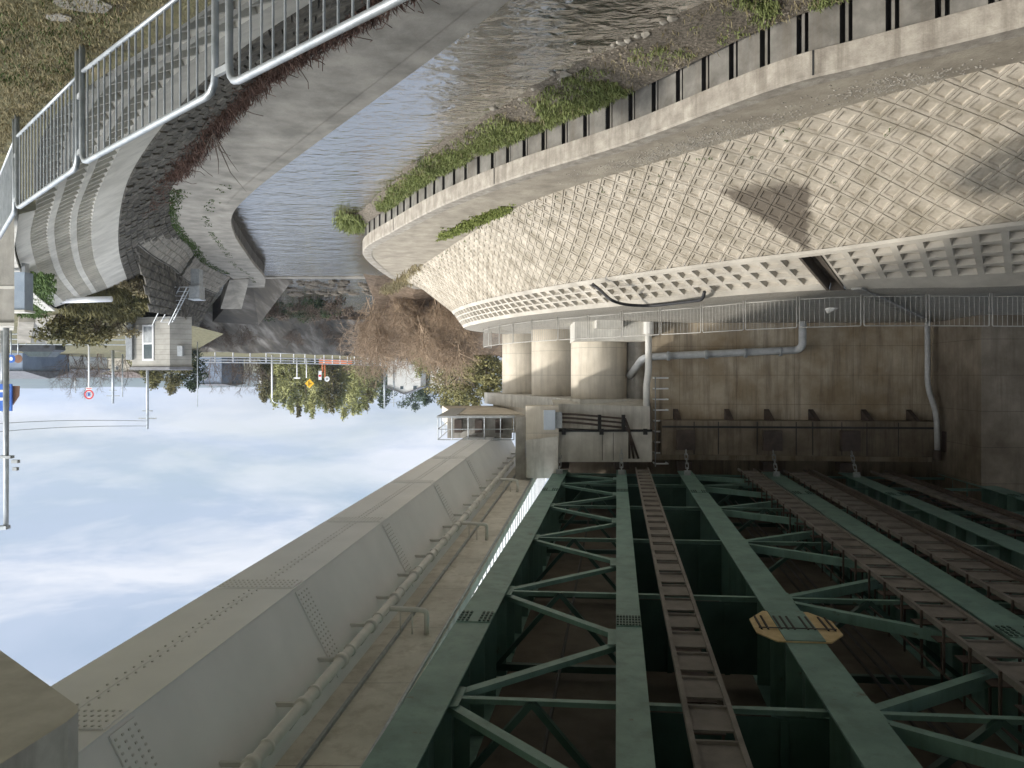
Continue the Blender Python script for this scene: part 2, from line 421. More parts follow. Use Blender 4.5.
def water_mat():
    m = bpy.data.materials.new('river_water'); m.use_nodes = True
    n, l = m.node_tree.nodes, m.node_tree.links; b = n['Principled BSDF']
    b.inputs['Base Color'].default_value = (.085, .072, .05, 1); b.inputs['Roughness'].default_value = .06; b.inputs['IOR'].default_value = 4.5
    b.inputs['Specular IOR Level'].default_value = .7
    g = n.new('ShaderNodeNewGeometry'); mp = n.new('ShaderNodeMapping'); mp.inputs['Scale'].default_value = (1.0, 1.9, 1); mp.inputs['Rotation'].default_value = (0, 0, R(-18))
    l.new(g.outputs['Position'], mp.inputs['Vector'])
    t = n.new('ShaderNodeTexNoise'); t.inputs['Scale'].default_value = 2.1; t.inputs['Detail'].default_value = 4; t.inputs['Distortion'].default_value = .5
    l.new(mp.outputs['Vector'], t.inputs['Vector'])
    t2 = n.new('ShaderNodeTexNoise'); t2.inputs['Scale'].default_value = .5; t2.inputs['Detail'].default_value = 3
    l.new(mp.outputs['Vector'], t2.inputs['Vector'])
    mu = n.new('ShaderNodeMath'); mu.operation = 'MULTIPLY_ADD'; mu.inputs[1].default_value = 1.5; l.new(t2.outputs['Fac'], mu.inputs[0]); l.new(t.outputs['Fac'], mu.inputs[2])
    bp = n.new('ShaderNodeBump'); bp.inputs['Strength'].default_value = .38; bp.inputs['Distance'].default_value = .10
    l.new(mu.outputs[0], bp.inputs['Height']); l.new(bp.outputs['Normal'], b.inputs['Normal'])
    return m
mt_water = water_mat()
mt_acryl = bpy.data.materials.new('frosted_panel'); mt_acryl.use_nodes = True
_n, _l = mt_acryl.node_tree.nodes, mt_acryl.node_tree.links
_d = _n.new('ShaderNodeBsdfDiffuse'); _d.inputs['Color'].default_value = (.85,.86,.87,1)
_t = _n.new('ShaderNodeBsdfTranslucent'); _t.inputs['Color'].default_value = (.93,.94,.95,1)
_m = _n.new('ShaderNodeMixShader'); _m.inputs[0].default_value = .75
_l.new(_d.outputs[0], _m.inputs[1]); _l.new(_t.outputs[0], _m.inputs[2]); _l.new(_m.outputs[0], _n['Material Output'].inputs['Surface'])

# ------------------------------------------------------------------ the river valley: control lines (x, y[, z])
def L3(pts, z): return [V(p[0], p[1], p[2] if len(p) > 2 else z) for p in pts]
RB_front = L3([(-30,-4),(-14,8.5),(-8.8,13.2),(-6.8,14.9),(-5.4,16.2),(-2.9,20),(0,23.5),(2.5,27.3),(4.9,32),(7.1,36.9),(7.6,42),(7.3,50),(6,58)], -6.0)
RB_foot = L3([(-32,-2),(-15.3,10),(-9.8,14.6),(-8.1,16.3),(-6.3,18.6),(-3.9,21.8),(-1.6,24.9),(.1,28),(2,33.2),(4.6,41),(6.6,46.6),(6.4,51),(4,57)], -6.0)
RB_bot = L3([(-34,3),(-18,13.8),(-12.3,18.5),(-10.7,20.6),(-9.3,22.5),(-6.8,25.2),(-3.9,28.8),(-1.2,32.9),(.7,36.5),(2.6,41.3),(3.5,46),(2.6,51),(-.5,55)], -3.7)
RB_top = L3([(-35.5,5,-2.3),(-19.5,15.8,-2.4),(-14.2,21.2,-2.5),(-12.3,22.7,-2.6),(-10.7,23.9,-2.7),(-8.2,25.8),(-5,29.6),(-2.3,32.9),(-.1,36.4),(1.9,41.3),(2.8,45.5),(1.8,49.5),(-1,53)], -2.75)
LB_crest = L3([(-22,-18),(-4.5,-.8),(.62,4.3),(2.96,6.56),(6.3,9.8),(9.9,15.4),(13.1,20.3),(17.5,28),(22,37)], -3.2)
LB_base = L3([(-24.2,-15.5),(-6.6,1.2),(-1.3,6.4),(1.1,8.6),(4.6,12.1),(8.2,17),(11.2,22),(15.6,30.5),(20,40)], -4.9)
LB_back = L3([(-20,-11),(-5.6,5.2),(-.5,10.6),(3.2,14.5),(5.6,17.2),(8.9,22.2),(12,27),(14.6,33),(16.4,39)], -6.5)

# water, bed
mb = MB(); mb.quad((-60,-40,-7.4),(60,-40,-7.4),(60,90,-7.4),(-60,90,-7.4))
solo('river_water', mb, mt_water, 'rippled brown river water between the concrete banks, mirroring the pale sky', 'water', kind='structure')
mb = MB(); mb.quad((-300,-300,-8.2),(300,-300,-8.2),(300,160,-8.2),(-300,160,-8.2))
solo('river_bed', mb, mt_shoal, 'muddy river bed under the water', 'river bed', kind='structure')

# ---- right-hand (opposite) bank
mb = MB()
fr, ft = dense(RB_front), dense(RB_foot)
mb.rows([[p - V(0,0,2) for p in fr], fr, ft, [p - V(0,0,2) for p in ft]])
mb2 = MB(); mb2.rows([fr, [a.lerp(b, .5) + V(0,0,.015) for a, b in zip(fr, ft)], [b + V(0,0,.02) for b in ft]])
solo('berm_path', mb2, mt_berm, 'flat concrete berm with gravel drifts at the foot of the sunlit block slope', 'path', kind='structure')

# sheet piles with their concrete cap
def offset_line(line, d):
    out = []
    for i, p in enumerate(line):
        t = line[min(i+1, len(line)-1)] - line[max(i-1, 0)]; t.z = 0; t.normalize()
        out.append(p + V(t.y, -t.x, 0) * d)
    return out
def walk(line, step):
    """points every step metres along a polyline, with the local tangent"""
    out = []; acc = 0; nxt = 0
    for a, b in zip(line, line[1:]):
        d = (b - a).length
        while nxt <= acc + d:
            out.append((a.lerp(b, (nxt - acc) / d), (b - a).normalized())); nxt += step
        acc += d
    return out
def sheet_piles(line, z0, z1, side, name, label, cap_h, depth=.28, flat=.60, slope=.09, gap=.10):
    t = thing(name, label, 'sheet pile wall', line[len(line)//2] - V(0, 0, 1.5))
    face, groove = MB(), MB()
    prof = [(0,0,0),(flat,0,1),(flat+.02,-.2,1),(flat+.075,-.2,1),(flat+.09,-.05,0),(flat+.15,-.05,1),(flat+.165,-.2,1),(flat+.22,-.2,1),(flat+.24,0,0)]
    for p, d in walk(line, flat+.24):
        nrm = V(d.y, -d.x, 0).normalized() * side
        for (a0,o0,g0), (a1,o1,g1) in zip(prof, prof[1:]):
            A, B = p + d*a0 + nrm*o0, p + d*a1 + nrm*o1
            (groove if g0 else face).quad(V(A.x,A.y,z0), V(B.x,B.y,z0), V(B.x,B.y,z1), V(A.x,A.y,z1))
    obj('pile_face', face, mt_pile, t); obj('pile_groove', groove, mt_piled, t)
    return t
pile_line = offset_line(fr, -.04)
rp = sheet_piles(pile_line[8:], -8.2, -6.5, 1, 'sheet_pile_wall', 'long steel sheet pile wall under the sunlit bank, weeds at its foot', .5)
mb = MB()
o1, o2 = offset_line(fr, .04), offset_line(fr, -.40)
k0 = 8
rows = [[p - V(0,0,.52) for p in o2], [p - V(0,0,.52) for p in o1], [p - V(0,0,.03) for p in o1], [p + V(0,0,.024) for p in offset_line(fr, .01)], [p + V(0,0,.024) for p in o2]]
mb.rows([r[k0:] for r in rows])
obj('cap_beam', mb, mt_cap, rp)
mb = MB()
for u in (3.55, 6.2, 8.0, 9.2):
    p = cr(RB_front, u); d = (cr(RB_front, u+.02) - p).normalized(); nn = V(d.y, -d.x, 0)
    mb.beam(p + nn*.02 - V(0,0,.27), p + nn*.052 - V(0,0,.27), .035, .5)
obj('cap_joint', mb, mt_black, rp)

# diamond-block slope
slope = Surf(RB_foot, RB_bot, sag=.18)
def diamonds(sf, m0, m1, d=.68):
    mb = MB(); hd = d / 2
    n = int((m1 - m0) / hd)
    for i in range(n):
        m = m0 + i * hd
        W = sf.width(m); rows = 7; dv = 1.0 / rows
        for j in range(rows + 1):
            v = j * dv + (dv / 2 if i % 2 else 0)
            if v > 1.001: continue
            tilt = rng.uniform(-.008, .008)
            def ring(k, h):
                out = []
                for a, b in ((1,0),(0,1),(-1,0),(0,-1)):
                    vv = v + b*dv/2*k
                    out.append(sf.at(m + a*hd*k, min(1, max(0, vv)), h + tilt))
                return out
            r = [ring(.98, -.035), ring(.945, .018), ring(.64, .018), ring(.565, -.018)]
            for A, B in zip(r, r[1:]):
                for q in range(4):
                    mb.quad(A[q], A[(q+1)%4], B[(q+1)%4], B[q])
            mb.quad(*r[3])
    return mb
mA, mB_ = slope.m_of(1.2), slope.m_of(11.6)
t = thing('block_revetment', 'sunlit bank slope paved with diamond-shaped concrete blocks, dark wet stain below the drain', 'revetment', cr(RB_foot, 5) )
obj('block_paving', diamonds(slope, mA, mB_), mt_block, t)
mb = MB()
for _ in range(70):
    m = rng.uniform(mA, mB_); v = min(.97, abs(rng.gauss(0, .22)) + .01); blades(mb, slope.at(m, v, 0), rng.uniform(.05,.12), 7, .07, .010)
tag(obj('joint_weeds', mb, mt_moss, t), kind='stuff')
mb = MB()
mb.rows([[slope.at(slope.m_of(i/8), v, -.13) for i in range(0, 97)] for v in (0, .1, .2, .3, .36, .5, .7, .85, 1)])
obj('bedding', mb, mt_grey, t)
# narrow kerb between block slope and grid band
mb = MB(); bt = dense(RB_bot)
mb.rows([[slope.at(slope.m_of(i/8), .985, .045) for i in range(0, 97)], [p + V(0,0,.09) for p in bt], [p.lerp(q, .06) + V(0,0,.09) for p, q in zip(bt, dense(RB_top))]])
obj('edge_strip', mb, mt_waffle, t)

# grid-frame band
band = Surf(RB_bot, RB_top)
def waffle(sf, m0, m1, rows, dm, v0=.08, v1=.80, depth=.11, fill=(.62, .62), taper=.8):
    mb = MB(); n = max(1, int(round((m1 - m0) / dm))); dm = (m1 - m0) / n
    for i in range(n):
        a, b = m0 + i*dm, m0 + (i+1)*dm
        mb.quad(sf.at(a,0,.03), sf.at(b,0,.03), sf.at(b,v0,.03), sf.at(a,v0,.03))
        mb.quad(sf.at(a,v1,.03), sf.at(b,v1,.03), sf.at(b,1,.03), sf.at(a,1,.03))
        dv = (v1 - v0) / rows
        for j in range(rows):
            lo, hi = v0 + j*dv, v0 + (j+1)*dv; cm, cv = (a+b)/2, (lo+hi)/2
            def rect(k, kv, h): return [sf.at(cm - dm/2*k, cv - dv/2*kv, h), sf.at(cm + dm/2*k, cv - dv/2*kv, h), sf.at(cm + dm/2*k, cv + dv/2*kv, h), sf.at(cm - dm/2*k, cv + dv/2*kv, h)]
            r = [rect(1, 1, .03), rect(fill[0], fill[1], .03), rect(fill[0]*taper, fill[1]*taper, .03 - depth)]
            for A, B in zip(r, r[1:]):
                for q in range(4): mb.quad(A[q], A[(q+1)%4], B[(q+1)%4], B[q])
            mb.quad(*r[2])
    for e in (m0, m1):                                       # end faces
        mb.quad(sf.at(e,0,.03), sf.at(e,1,.03), sf.at(e,1,-.4), sf.at(e,0,-.4))
    return mb
uD = 4.22                                                    # where the drain channel cuts the band
mD = band.m_of(uD)
t = thing('grid_revetment', 'band of square-pocketed concrete grid panels right of the drain channel, five fence panels long', 'revetment', cr(RB_bot, 2.5))
t['label'] = 'pocketed concrete grid band deeper under the bridge, on the darker side of the drain channel'
obj('grid_panel', waffle(band, band.m_of(1.0), mD - .32, 4, .64, .07, .78, .18, (.74, .76), .88), mt_waffle, t)
t = thing('grid_revetment', 'long sunlit concrete grid band curving from the drain channel to the far bank end', 'revetment', cr(RB_bot, 7))
obj('grid_panel', waffle(band, mD + .32, band.m_of(11.6), 3, .64, .10, .86, .17, (.80, .78), .90), mt_waffle, t)
mb = MB()
for v0_, v1_ in ((-.0, 1.0),):
    for mm, mm2, h1, h2 in ((-.32,-.24,.06,.06), (-.24,-.22,.06,-.28), (-.22,.22,-.28,-.28), (.22,.24,-.28,.06), (.24,.32,.06,.06)):
        mb.quad(band.at(mD+mm,0,h1), band.at(mD+mm2,0,h2), band.at(mD+mm2,1,h2), band.at(mD+mm,1,h1))
    mb.quad(band.at(mD-.22,1,-.28), band.at(mD+.22,1,-.28), band.at(mD+.22,1,.06), band.at(mD-.22,1,.06))
mS = slope.m_of(uD - .02)
solo('drain_channel', mb, M('wet_channel', (.055,.045,.035), (.12,.10,.08), 3), 'dark open concrete drain channel cutting down through the grid band', 'drain channel')
ap = slope.at(mS, .98); dn = (slope.at(mS, .4) - ap); dn.normalize(); al = (slope.at(mS+.5, .9) - slope.at(mS-.5, .9)).normalized()
stain(mt_block, ap, dn, al, 3.2, .44)

# ground of the opposite side
mb = MB(); tp = dense(RB_top)[6:]
far = [V(-9, 62, -2.75), V(-30, 75, -2.75), V(-110, 75, -2.75), V(-110, 2, -2.3)]
mb.poly(tp + far)
solo('service_road', mb, mt_road, 'grey gravel service road between the fence and the abutment under the bridge', 'road', kind='structure')
# gravel verge along the fence
mb = MB()
tl = dense(RB_top)[8:90]
mb.rows([[p + V(0,0,.012) for p in tl], [p + V(0,0,.05) for p in offset_line(tl, -.8)], [p + V(0,0,.016) for p in offset_line(tl, -2.2)]])
solo('gravel_verge', mb, mt_gravel, 'strip of loose gravel along the mesh fence foot', 'gravel verge', kind='structure')

# ---- shoal in front of the sheet piles, weeds and stones
shoal_pile = L3([(-15.5,6.8),(-9.0,12.8),(-6.8,14.7),(-5.2,16.1),(-2.7,19.9),(.1,23.4),(2.6,27.2),(4.9,31.8),(7.2,36.7)], -7.05)
for p_, z_ in zip(shoal_pile, (-7.3,-7.3,-7.28,-7.22,-7.12)): p_.z = z_
shoal_water = L3([(-13.5,5.2),(-7.2,11.2),(-4.9,13.3),(-3.3,15.6),(-1.3,18.2),(.6,21.4),(3.0,25.6),(5.2,30.7),(7.8,36.5)], -7.44)
A, B = dense(shoal_pile), dense(shoal_water)
mb = MB(); mb.rows([A, [a.lerp(b,.5)+V(0,0,.06*noise.noise(a*1.3)) for a, b in zip(A, B)], [b + V(noise.noise(b*1.1)*.3, noise.noise(b*1.7+V(3,0,0))*.3, 0) for b in B], [b + (b-a).normalized()*.9 + V(0,0,-.3) for a, b in zip(A, B)]])
solo('gravel_shoal', mb, mt_shoal, 'dark gravel shoal between the sheet piles and the water', 'shoal', kind='structure')
mb = MB()
for _ in range(2600):
    k = rng.uniform(2.6, 7.3) if rng.random() < .93 else rng.uniform(1.6, 2.9)
    if 2.75 < k < 3.9 and rng.random() < .93: continue
    v = min(1, abs(rng.gauss(0, .42)))
    p = cr(shoal_pile, k).lerp(cr(shoal_water, k), .04 + v*.7)
    if noise.noise(p*.9) < -.28: continue
    blades(mb, p + V(0,0,.0), rng.uniform(.07,.19), 16, .17, .013)
dead = MB()
for _ in range(420):
    k = rng.uniform(2.0, 7.2); p = cr(shoal_pile, k).lerp(cr(shoal_water, k), rng.uniform(.02,.8)); blades(dead, p, rng.uniform(.10,.24), 4, .14, .008)
solo('dead_stems', dead, mt_dry, 'dry dead stems mixed among the green shore weeds', 'dead weeds', kind='stuff')
solo('shore_weeds', mb, mt_weed, 'low green weeds growing along the foot of the sheet piles', 'weeds', kind='stuff')
mb = MB()
for _ in range(1500):
    k = rng.uniform(1.2, 7); v = rng.random()
    p = cr(shoal_pile, k).lerp(cr(shoal_water, k), v); mb.stone(p + V(0,0,.0), rng.uniform(.012, .04))
solo('shore_gravel', mb, mt_shoalst, 'small pale pebbles scattered over the dark shoal', 'gravel', kind='stuff')
rocks = []
for x, y, r in [(985-240,11,.17),(672,18,.15),(663,22,.13),(645,34,.17),(637,36,.1),(628,40,.12),(620,42,.15),(613,45,.1),(590,50,.08),(566,73,.22),(560,78,.14),(552,73,.12),(533,88,.12),(521,98,.13),(516,105,.1),(505,111,.12),(493,108,.16),(486,128,.18),(478,130,.24),(454,147,.14),(447,150,.12),(440,147,.1),(431,152,.12)]:
    mb = MB(); p = pz(x, y, -7.4); mb.stone((p.x, p.y, -7.39), r*.72)
    solo('shore_stone', mb, mt_gravst, 'pale stone lying along the waterline of the gravel shoal', 'stone', 'pale stones along the waterline')
mb = MB()
for _ in range(160):
    p = V(7.55 + rng.gauss(0,.28), 36.6 + rng.gauss(0,.75), -7.35); blades(mb, p, .55, 14, .2, .03)
solo('reed_clump', mb, mt_weed, 'round green reed clump in the water at the far sheet pile corner', 'reeds')

# gravel drifts and grass on the berm
mb = MB()
for (u, v, nn, sp) in ((4.6,.75,900,.9),(4.2,.85,500,.7),(5.2,.7,260,.9),(3.1,.7,420,.9),(2.6,.85,200,.6)):
    for _ in range(nn):
        uu = u + rng.gauss(0,.28); vv = min(1.0, v + rng.gauss(0,.14))
        p = cr(RB_front, uu).lerp(cr(RB_foot, uu), vv); mb.stone(p + V(0,0,.015), rng.uniform(.010,.032))
solo('berm_gravel', mb, mt_gravst, 'loose crushed gravel spilled on the concrete berm', 'gravel', kind='stuff')
mb = MB()
for _ in range(520):
    a = rng.random(); p = pz(442 + a*66 + rng.gauss(0,3), 236 - a*28 + rng.gauss(0,2.0), -5.98); blades(mb, (p.x,p.y,-5.98), .12, 7, .16, .025)
solo('berm_grass', mb, mt_grassg, 'bright green grass patch on the opposite berm', 'grass', kind='stuff')
mb = MB()
for _ in range(380):
    a = rng.random(); p = pz(385 + a*35 + rng.gauss(0,3), 292 - a*25 + rng.gauss(0,2.0), -5.98); blades(mb, (p.x,p.y,-5.98), .35, 5, .3, .02)
solo('dry_berm_grass', mb, mt_dry, 'dry brown grass at the far end of the opposite berm', 'grass', kind='stuff')

def masonry(mb, A, B, ncols, nrows, h=.05):
    sf = Surf(A, B)
    n = max(2, int(sf.len / ncols)); dm = sf.len / n
    for i in range(n):
        for j in range(nrows):
            sh = .5*dm if j % 2 else 0
            a, b = max(0, i*dm + sh), min(sf.len, (i+1)*dm + sh)
            if b - a < .05: continue
            lo, hi = j/nrows, (j+1)/nrows; hh = h*rng.uniform(.5,1.2)
            g = .07*dm; gv = .09/nrows
            r0 = [sf.at(a,lo), sf.at(b,lo), sf.at(b,hi), sf.at(a,hi)]
            r1 = [sf.at(a+g,lo+gv,hh), sf.at(b-g,lo+gv,hh), sf.at(b-g,hi-gv,hh), sf.at(a+g,hi-gv,hh)]
            for q in range(4): mb.quad(r0[q], r0[(q+1)%4], r1[(q+1)%4], r1[q])
            mb.quad(*r1)
# ---- left-hand (near) bank
crestS = Surf(LB_base, [p - V(0, 0, .09) for p in LB_crest])
# concave grid wall: its recesses show as ribbed shelves
t = thing('ribbed_retaining_wall', 'curved grey retaining wall with three rows of ribbed pockets behind the near railing', 'retaining wall', cr(LB_base, 6))
m0, m1 = crestS.m_of(1.0), crestS.len - .02
obj('grid_panel', waffle(crestS, m0, m1, 3, .55, .26, .90, depth=.11, fill=(.86,.72), taper=.88), mt_lwaffle, t)
mb = MB(); e = crestS.len
mb.quad(crestS.at(e,0,.03), crestS.at(e,1,.03), crestS.at(e,1,.03)+V(1.5,.5,-2.2), crestS.at(e,0,.03)+V(1.5,.5,-1.6))
obj('end_face', mb, mt_grey, t)
mb = MB(); cl = dense(LB_crest)[38:]
mb.rows([[p + V(0,0,.03) for p in cl], [p + V(0,0,.13) for p in cl], [p + V(0,0,.13) for p in offset_line(cl, .45)], [p - V(0,0,.02) for p in offset_line(cl, .45)]])
obj('coping', mb, mt_light, t)
# lower slope to the berm
lb_base_c, lb_back_c = LB_base, LB_back
mb = MB()
bl, bk = dense(LB_base), dense(LB_back)
def rough(p, a=.05): return p + V(0,0,1)*a*noise.noise(p*2.1)
rows_ = []
for k in range(9):
    v = k/8
    rows_.append([rough(a.lerp(b, v), .06) - V(0,0,.08*math.sin(v*math.pi)) for a, b in zip(bl, bk)])
mb.rows(rows_)
mbm = MB(); masonry(mbm, LB_back[3:], LB_base[3:], .55, 9, .07)
solo('slope_masonry', mbm, mt_dark, 'dark stone pitching on the lower slope of the near bank', 'revetment')
solo('lower_bank_slope', mb, mt_dark, 'dark weathered stone slope below the ribbed wall on the near bank', 'bank', kind='structure')
# berm on the near bank
LBF = L3([(-16,-9),(-3.6,7.2),(.2,13.3),(1.9,15.9),(6.1,22.2),(9.2,27),(11.5,31.2),(13.0,35.6),(14.1,40),(15.4,45.5),(16.7,51.5),(18.5,57)], -6.5)
LBB = L3([(-13,-8),(-1.2,9.2),(3.2,14.5),(5.6,17.2),(8.9,22.2),(12,27),(14,31),(15.3,34.7),(16.2,38.5),(17.8,43.8),(18.7,51.5),(20.5,57)], -6.5)
lf, lk = dense(LBF), dense(LBB)
mb = MB(); mb.rows([lf, [a.lerp(b,.5)+V(0,0,.02) for a, b in zip(lf, lk)], [b+V(0,0,.03) for b in lk], [b + V(.4,-.2,-.6) for b in lk]])
solo('berm_path', mb, mt_lbank, 'smooth curved concrete berm along the water on the near bank', 'path', kind='structure')
lp = sheet_piles(offset_line(lf, -.05)[8:], -8.2, -6.68, -1, 'sheet_pile_wall', 'short dark sheet pile wall under the curved near berm', .4, flat=.36)
mb = MB(); o1 = offset_line(lf, -.14)
mb.rows([[p - V(0,0,.2) for p in lf], [p - V(0,0,.2) for p in o1], [p + V(0,0,.012) for p in o1], [p + V(0,0,.024) for p in offset_line(lf, .3)]])
obj('cap_beam', mb, mt_lbank, lp)
# paved joint line and moss on the near berm
mb = MB()
for i in range(40, 78):
    p = lk[i]
    for _ in range(26): blades(mb, p.lerp(lf[i], rng.uniform(0,.18)) + V(0,rng.uniform(-.3,.3),.02), .10, 3, .12, .02)
for i in range(34, 86):
    if noise.noise(lk[i]*.6) < -.1: continue
    for _ in range(5): blades(mb, lk[i].lerp(lf[i], .66 + rng.gauss(0,.02)) + V(0,rng.uniform(-.3,.3),.02), .06, 3, .09, .02)
solo('berm_moss', mb, mt_moss, 'green moss and tufts in the joints of the near berm', 'moss', kind='stuff')

# low block wall behind the berm and the masonry wall under the gatehouse
brick_foot = L3([(14.2,31.5),(15.3,34.7),(16.2,38.5),(17.0,41.0)], -6.48)
brick_top = L3([(15.3,31.3),(16.3,34.9),(17.1,38.7),(17.8,41.2)], -5.45)
brick_foot2 = L3([(17.3,42.0),(17.9,44.5),(18.3,47.5),(18.7,51)], -6.48)
brick_top2 = L3([(18.1,42.1),(18.8,44.7),(19.2,47.7),(19.6,51)], -5.45)
mt_brick = M('pale_masonry', (.20,.185,.155), (.36,.335,.285), 3, bump=.4)
mb = MB(); masonry(mb, brick_foot, brick_top, .42, 4)
solo('block_wall', mb, mt_brick, 'low pale block wall behind the near berm, left of its stair gap', 'wall')
bpy.data.objects['block_wall']['label'] = 'low pale block wall beside the mossy berm, the longer piece before the stair gap'
mb = MB(); masonry(mb, brick_foot2, brick_top2, .42, 4)
solo('block_wall', mb, mt_brick, 'low pale block wall past the stair gap, below the small grey gate cabinet', 'wall')
up_foot = L3([(15.4,31.2),(16.4,34.9),(17.2,38.7),(18.0,41.6),(18.9,44.7),(19.3,47.7),(19.7,51.2)], -5.5)
up_top = L3([(18.4,39.0),(18.2,40.8),(18.3,42.6),(18.8,44.4),(19.8,46.4),(20.5,48.4),(21,51.5)], -3.2)
mb = MB(); masonry(mb, up_foot, up_top, .7, 7, .07)
mb.quad((19.7,51.2,-5.5),(21,51.5,-3.2),(30,53,-3.2),(30,53,-6.5))
solo('masonry_wall', mb, mt_dark, 'dark mossy masonry wall curving below the gatehouse', 'wall')
mb = MB(); mb.rows([[p + V(0,0,.05) for p in dense(brick_top)], [p + V(.5,-.15,.06) for p in dense(brick_top)]])
mb.rows([[p + V(0,0,.05) for p in dense(brick_top2)], [p + V(.5,-.15,.06) for p in dense(brick_top2)]])
solo('wall_ledge', mb, mt_lbank, 'narrow concrete ledge on top of the low block wall', 'ledge')
# concrete wing slab at the far end of the berm
def slab_on(p4, th):
    mb = MB(); lo = [p - V(0,0,th) for p in p4]; mb.hexa(lo + p4); return mb
mb = slab_on([pz(229,280,-6.42), pz(249,279,-6.42), px(241,309,56.5), px(220,309,55.0)], .9)
solo('concrete_ramp', mb, mt_lbank, 'sloping concrete ramp slab at the end of the near berm', 'ramp')

# near-bank ground
mb = MB()
notch = [p + V(-.22,.22,-.004 if i < 40 else -.01) if i < 40 else p + V(0,0,-.01) for i, p in enumerate(dense(LB_crest))] + [V(22.3,40,-3.21), V(23.5,44,-3.21), V(21.5,47.2,-3.21), V(20.8,49,-3.21), V(21,51.5,-3.21), V(22.5,60,-3.21), V(36,87,-2.7)]
mb.poly([V(-22,-60,-3.21)] + notch + [V(18,112,-2.7), V(20,135,-2.7), V(-60,160,-2.75), V(-900,160,-2.75), V(-900,3000,-3), V(900,3000,-3), V(900,-60,-3.21)])
solo('ground', mb, mt_soil, 'level grassy ground behind the near railing, reaching to the horizon', 'ground', kind='structure')
mb = MB()
for _ in range(7000):
    s = rng.random(); p = V(.5 + s*9, 4.0 + s*9.3, 0) + V(1,-1,0).normalized()*(.05 + abs(rng.gauss(0,1.4)))
    p.z = -3.2
    blades(mb, p, rng.uniform(.025,.07), 7, .16, .004)
solo('dry_grass', mb, mt_dry, 'short dry winter grass behind the near railing', 'grass', kind='stuff')
mb = MB()
for _ in range(900):
    s = rng.random(); p = V(.5 + s*9, 4.0 + s*9.3, 0) + V(1,-1,0).normalized()*(.15 + abs(rng.gauss(0,1.3)))
    p.z = -3.2
    if noise.noise(p*.7) > .12: blades(mb, p, .05, 8, .12, .006)
solo('green_tufts', mb, mt_moss, 'scattered green tufts in the dry grass behind the railing', 'grass', kind='stuff')
for i, (x, y, r) in enumerate([(78,2,.26),(58,17,.11)]):
    mb = MB(); p = pz(x, y, -3.2); k = 9
    mb.prism([(p.x + r*math.cos(6.283*q/k)*rng.uniform(.8,1.2), p.y + r*.7*math.sin(6.283*q/k)*rng.uniform(.8,1.2), -3.24) for q in range(k)], (0,0,.05))
    solo('paving_slab', mb, mt_grey, ('larger of two flat pale stones lying in the dry grass', 'smaller of two flat pale stones lying in the dry grass')[i], 'stone')

# ------------------------------------------------------------------ railings
def railing(t, p0, p1, h=1.1, r=.028, pr=.0095, gap=.14, low=.14, mat=None, panel='rail_panel', corner=.14, seg=8):
    p0, p1 = Vector(p0), Vector(p1); d = (p1 - p0); L = d.length; d.normalize(); up = V(0,0,1)
    mb = MB(); c = corner
    P = lambda a, z: p0 + d*a + up*z
    pts = [P(0,-.12), P(0,h-c), P(c*.12,h-c*.45), P(c*.45,h-c*.12), P(c,h), P(L-c,h), P(L-c*.45,h-c*.12), P(L-c*.12,h-c*.45), P(L,h-c), P(L,-.12)]
    mb.tube(pts, r, seg)
    mb.tube([P(r,low), P(L-r,low)], r*.7, seg)
    n = int(L / gap); g = L / n
    for i in range(1, n): mb.tube([P(i*g,low), P(i*g,h - (r if c < i*g < L-c else c*.3))], pr, 5, caps=False)
    return obj(panel, mb, mat or mt_galv, t, smooth=True)
t = thing('metal_railing', 'galvanised railing with vertical bars and rounded corners along the near bank', 'railing', (3, 6.6, -3.2))
posts = [V(-1.6,2.0,-3.08), V(.62,4.28,-3.08), V(2.0,5.44,-3.08), V(2.15,5.57,-3.08), V(4.17,7.46,-3.08), V(4.28,7.58,-3.08), V(6.1,9.48,-3.08), V(6.22,9.62,-3.08), V(8.6,12.7,-3.08)]
H_ = 1.03
railing(t, V(-.15,3.5,-3.08), posts[2], H_)
railing(t, posts[3], posts[4], H_); railing(t, posts[5], posts[6], H_); railing(t, posts[7], posts[8], H_); railing(t, posts[0] , V(-.27,3.39,-3.08), H_)
mb = MB()
for a, b in ((posts[2],posts[3]),(posts[4],posts[5]),(posts[6],posts[7])):
    for z in (.35,.9): mb.beam(a + V(0,0,z), b + V(0,0,z), .03, .05)
obj('bracket', mb, mt_galvd, t)

fence_pts = [V(-26,24.6,-2.62), V(-22,25.0,-2.66), V(-17.2,25.3,-2.7), V(-12,25.6,-2.74), V(-9.2,27.3,-2.75), V(-7.4,29.8,-2.75), V(-4.7,33,-2.75), V(-2.3,36,-2.75), V(-.6,38.5,-2.75), V(.9,42.2,-2.75), V(1.7,45.6,-2.75), V(.9,48.6,-2.75)]
t = thing('mesh_fence', 'thin metal bar fence along the top of the opposite grid band', 'fence', (-9.2, 27.3, -2.75))
fl = dense(fence_pts, 6)
pp = [p for p, d in walk(fl, 2.05)]
for a, b in zip(pp, pp[1:]):
    d = (b - a).normalized()*.05
    railing(t, a + d, b - d, h=1.1, r=.02, pr=.007, gap=.15, low=.12, mat=mt_fence, corner=.05, seg=6)

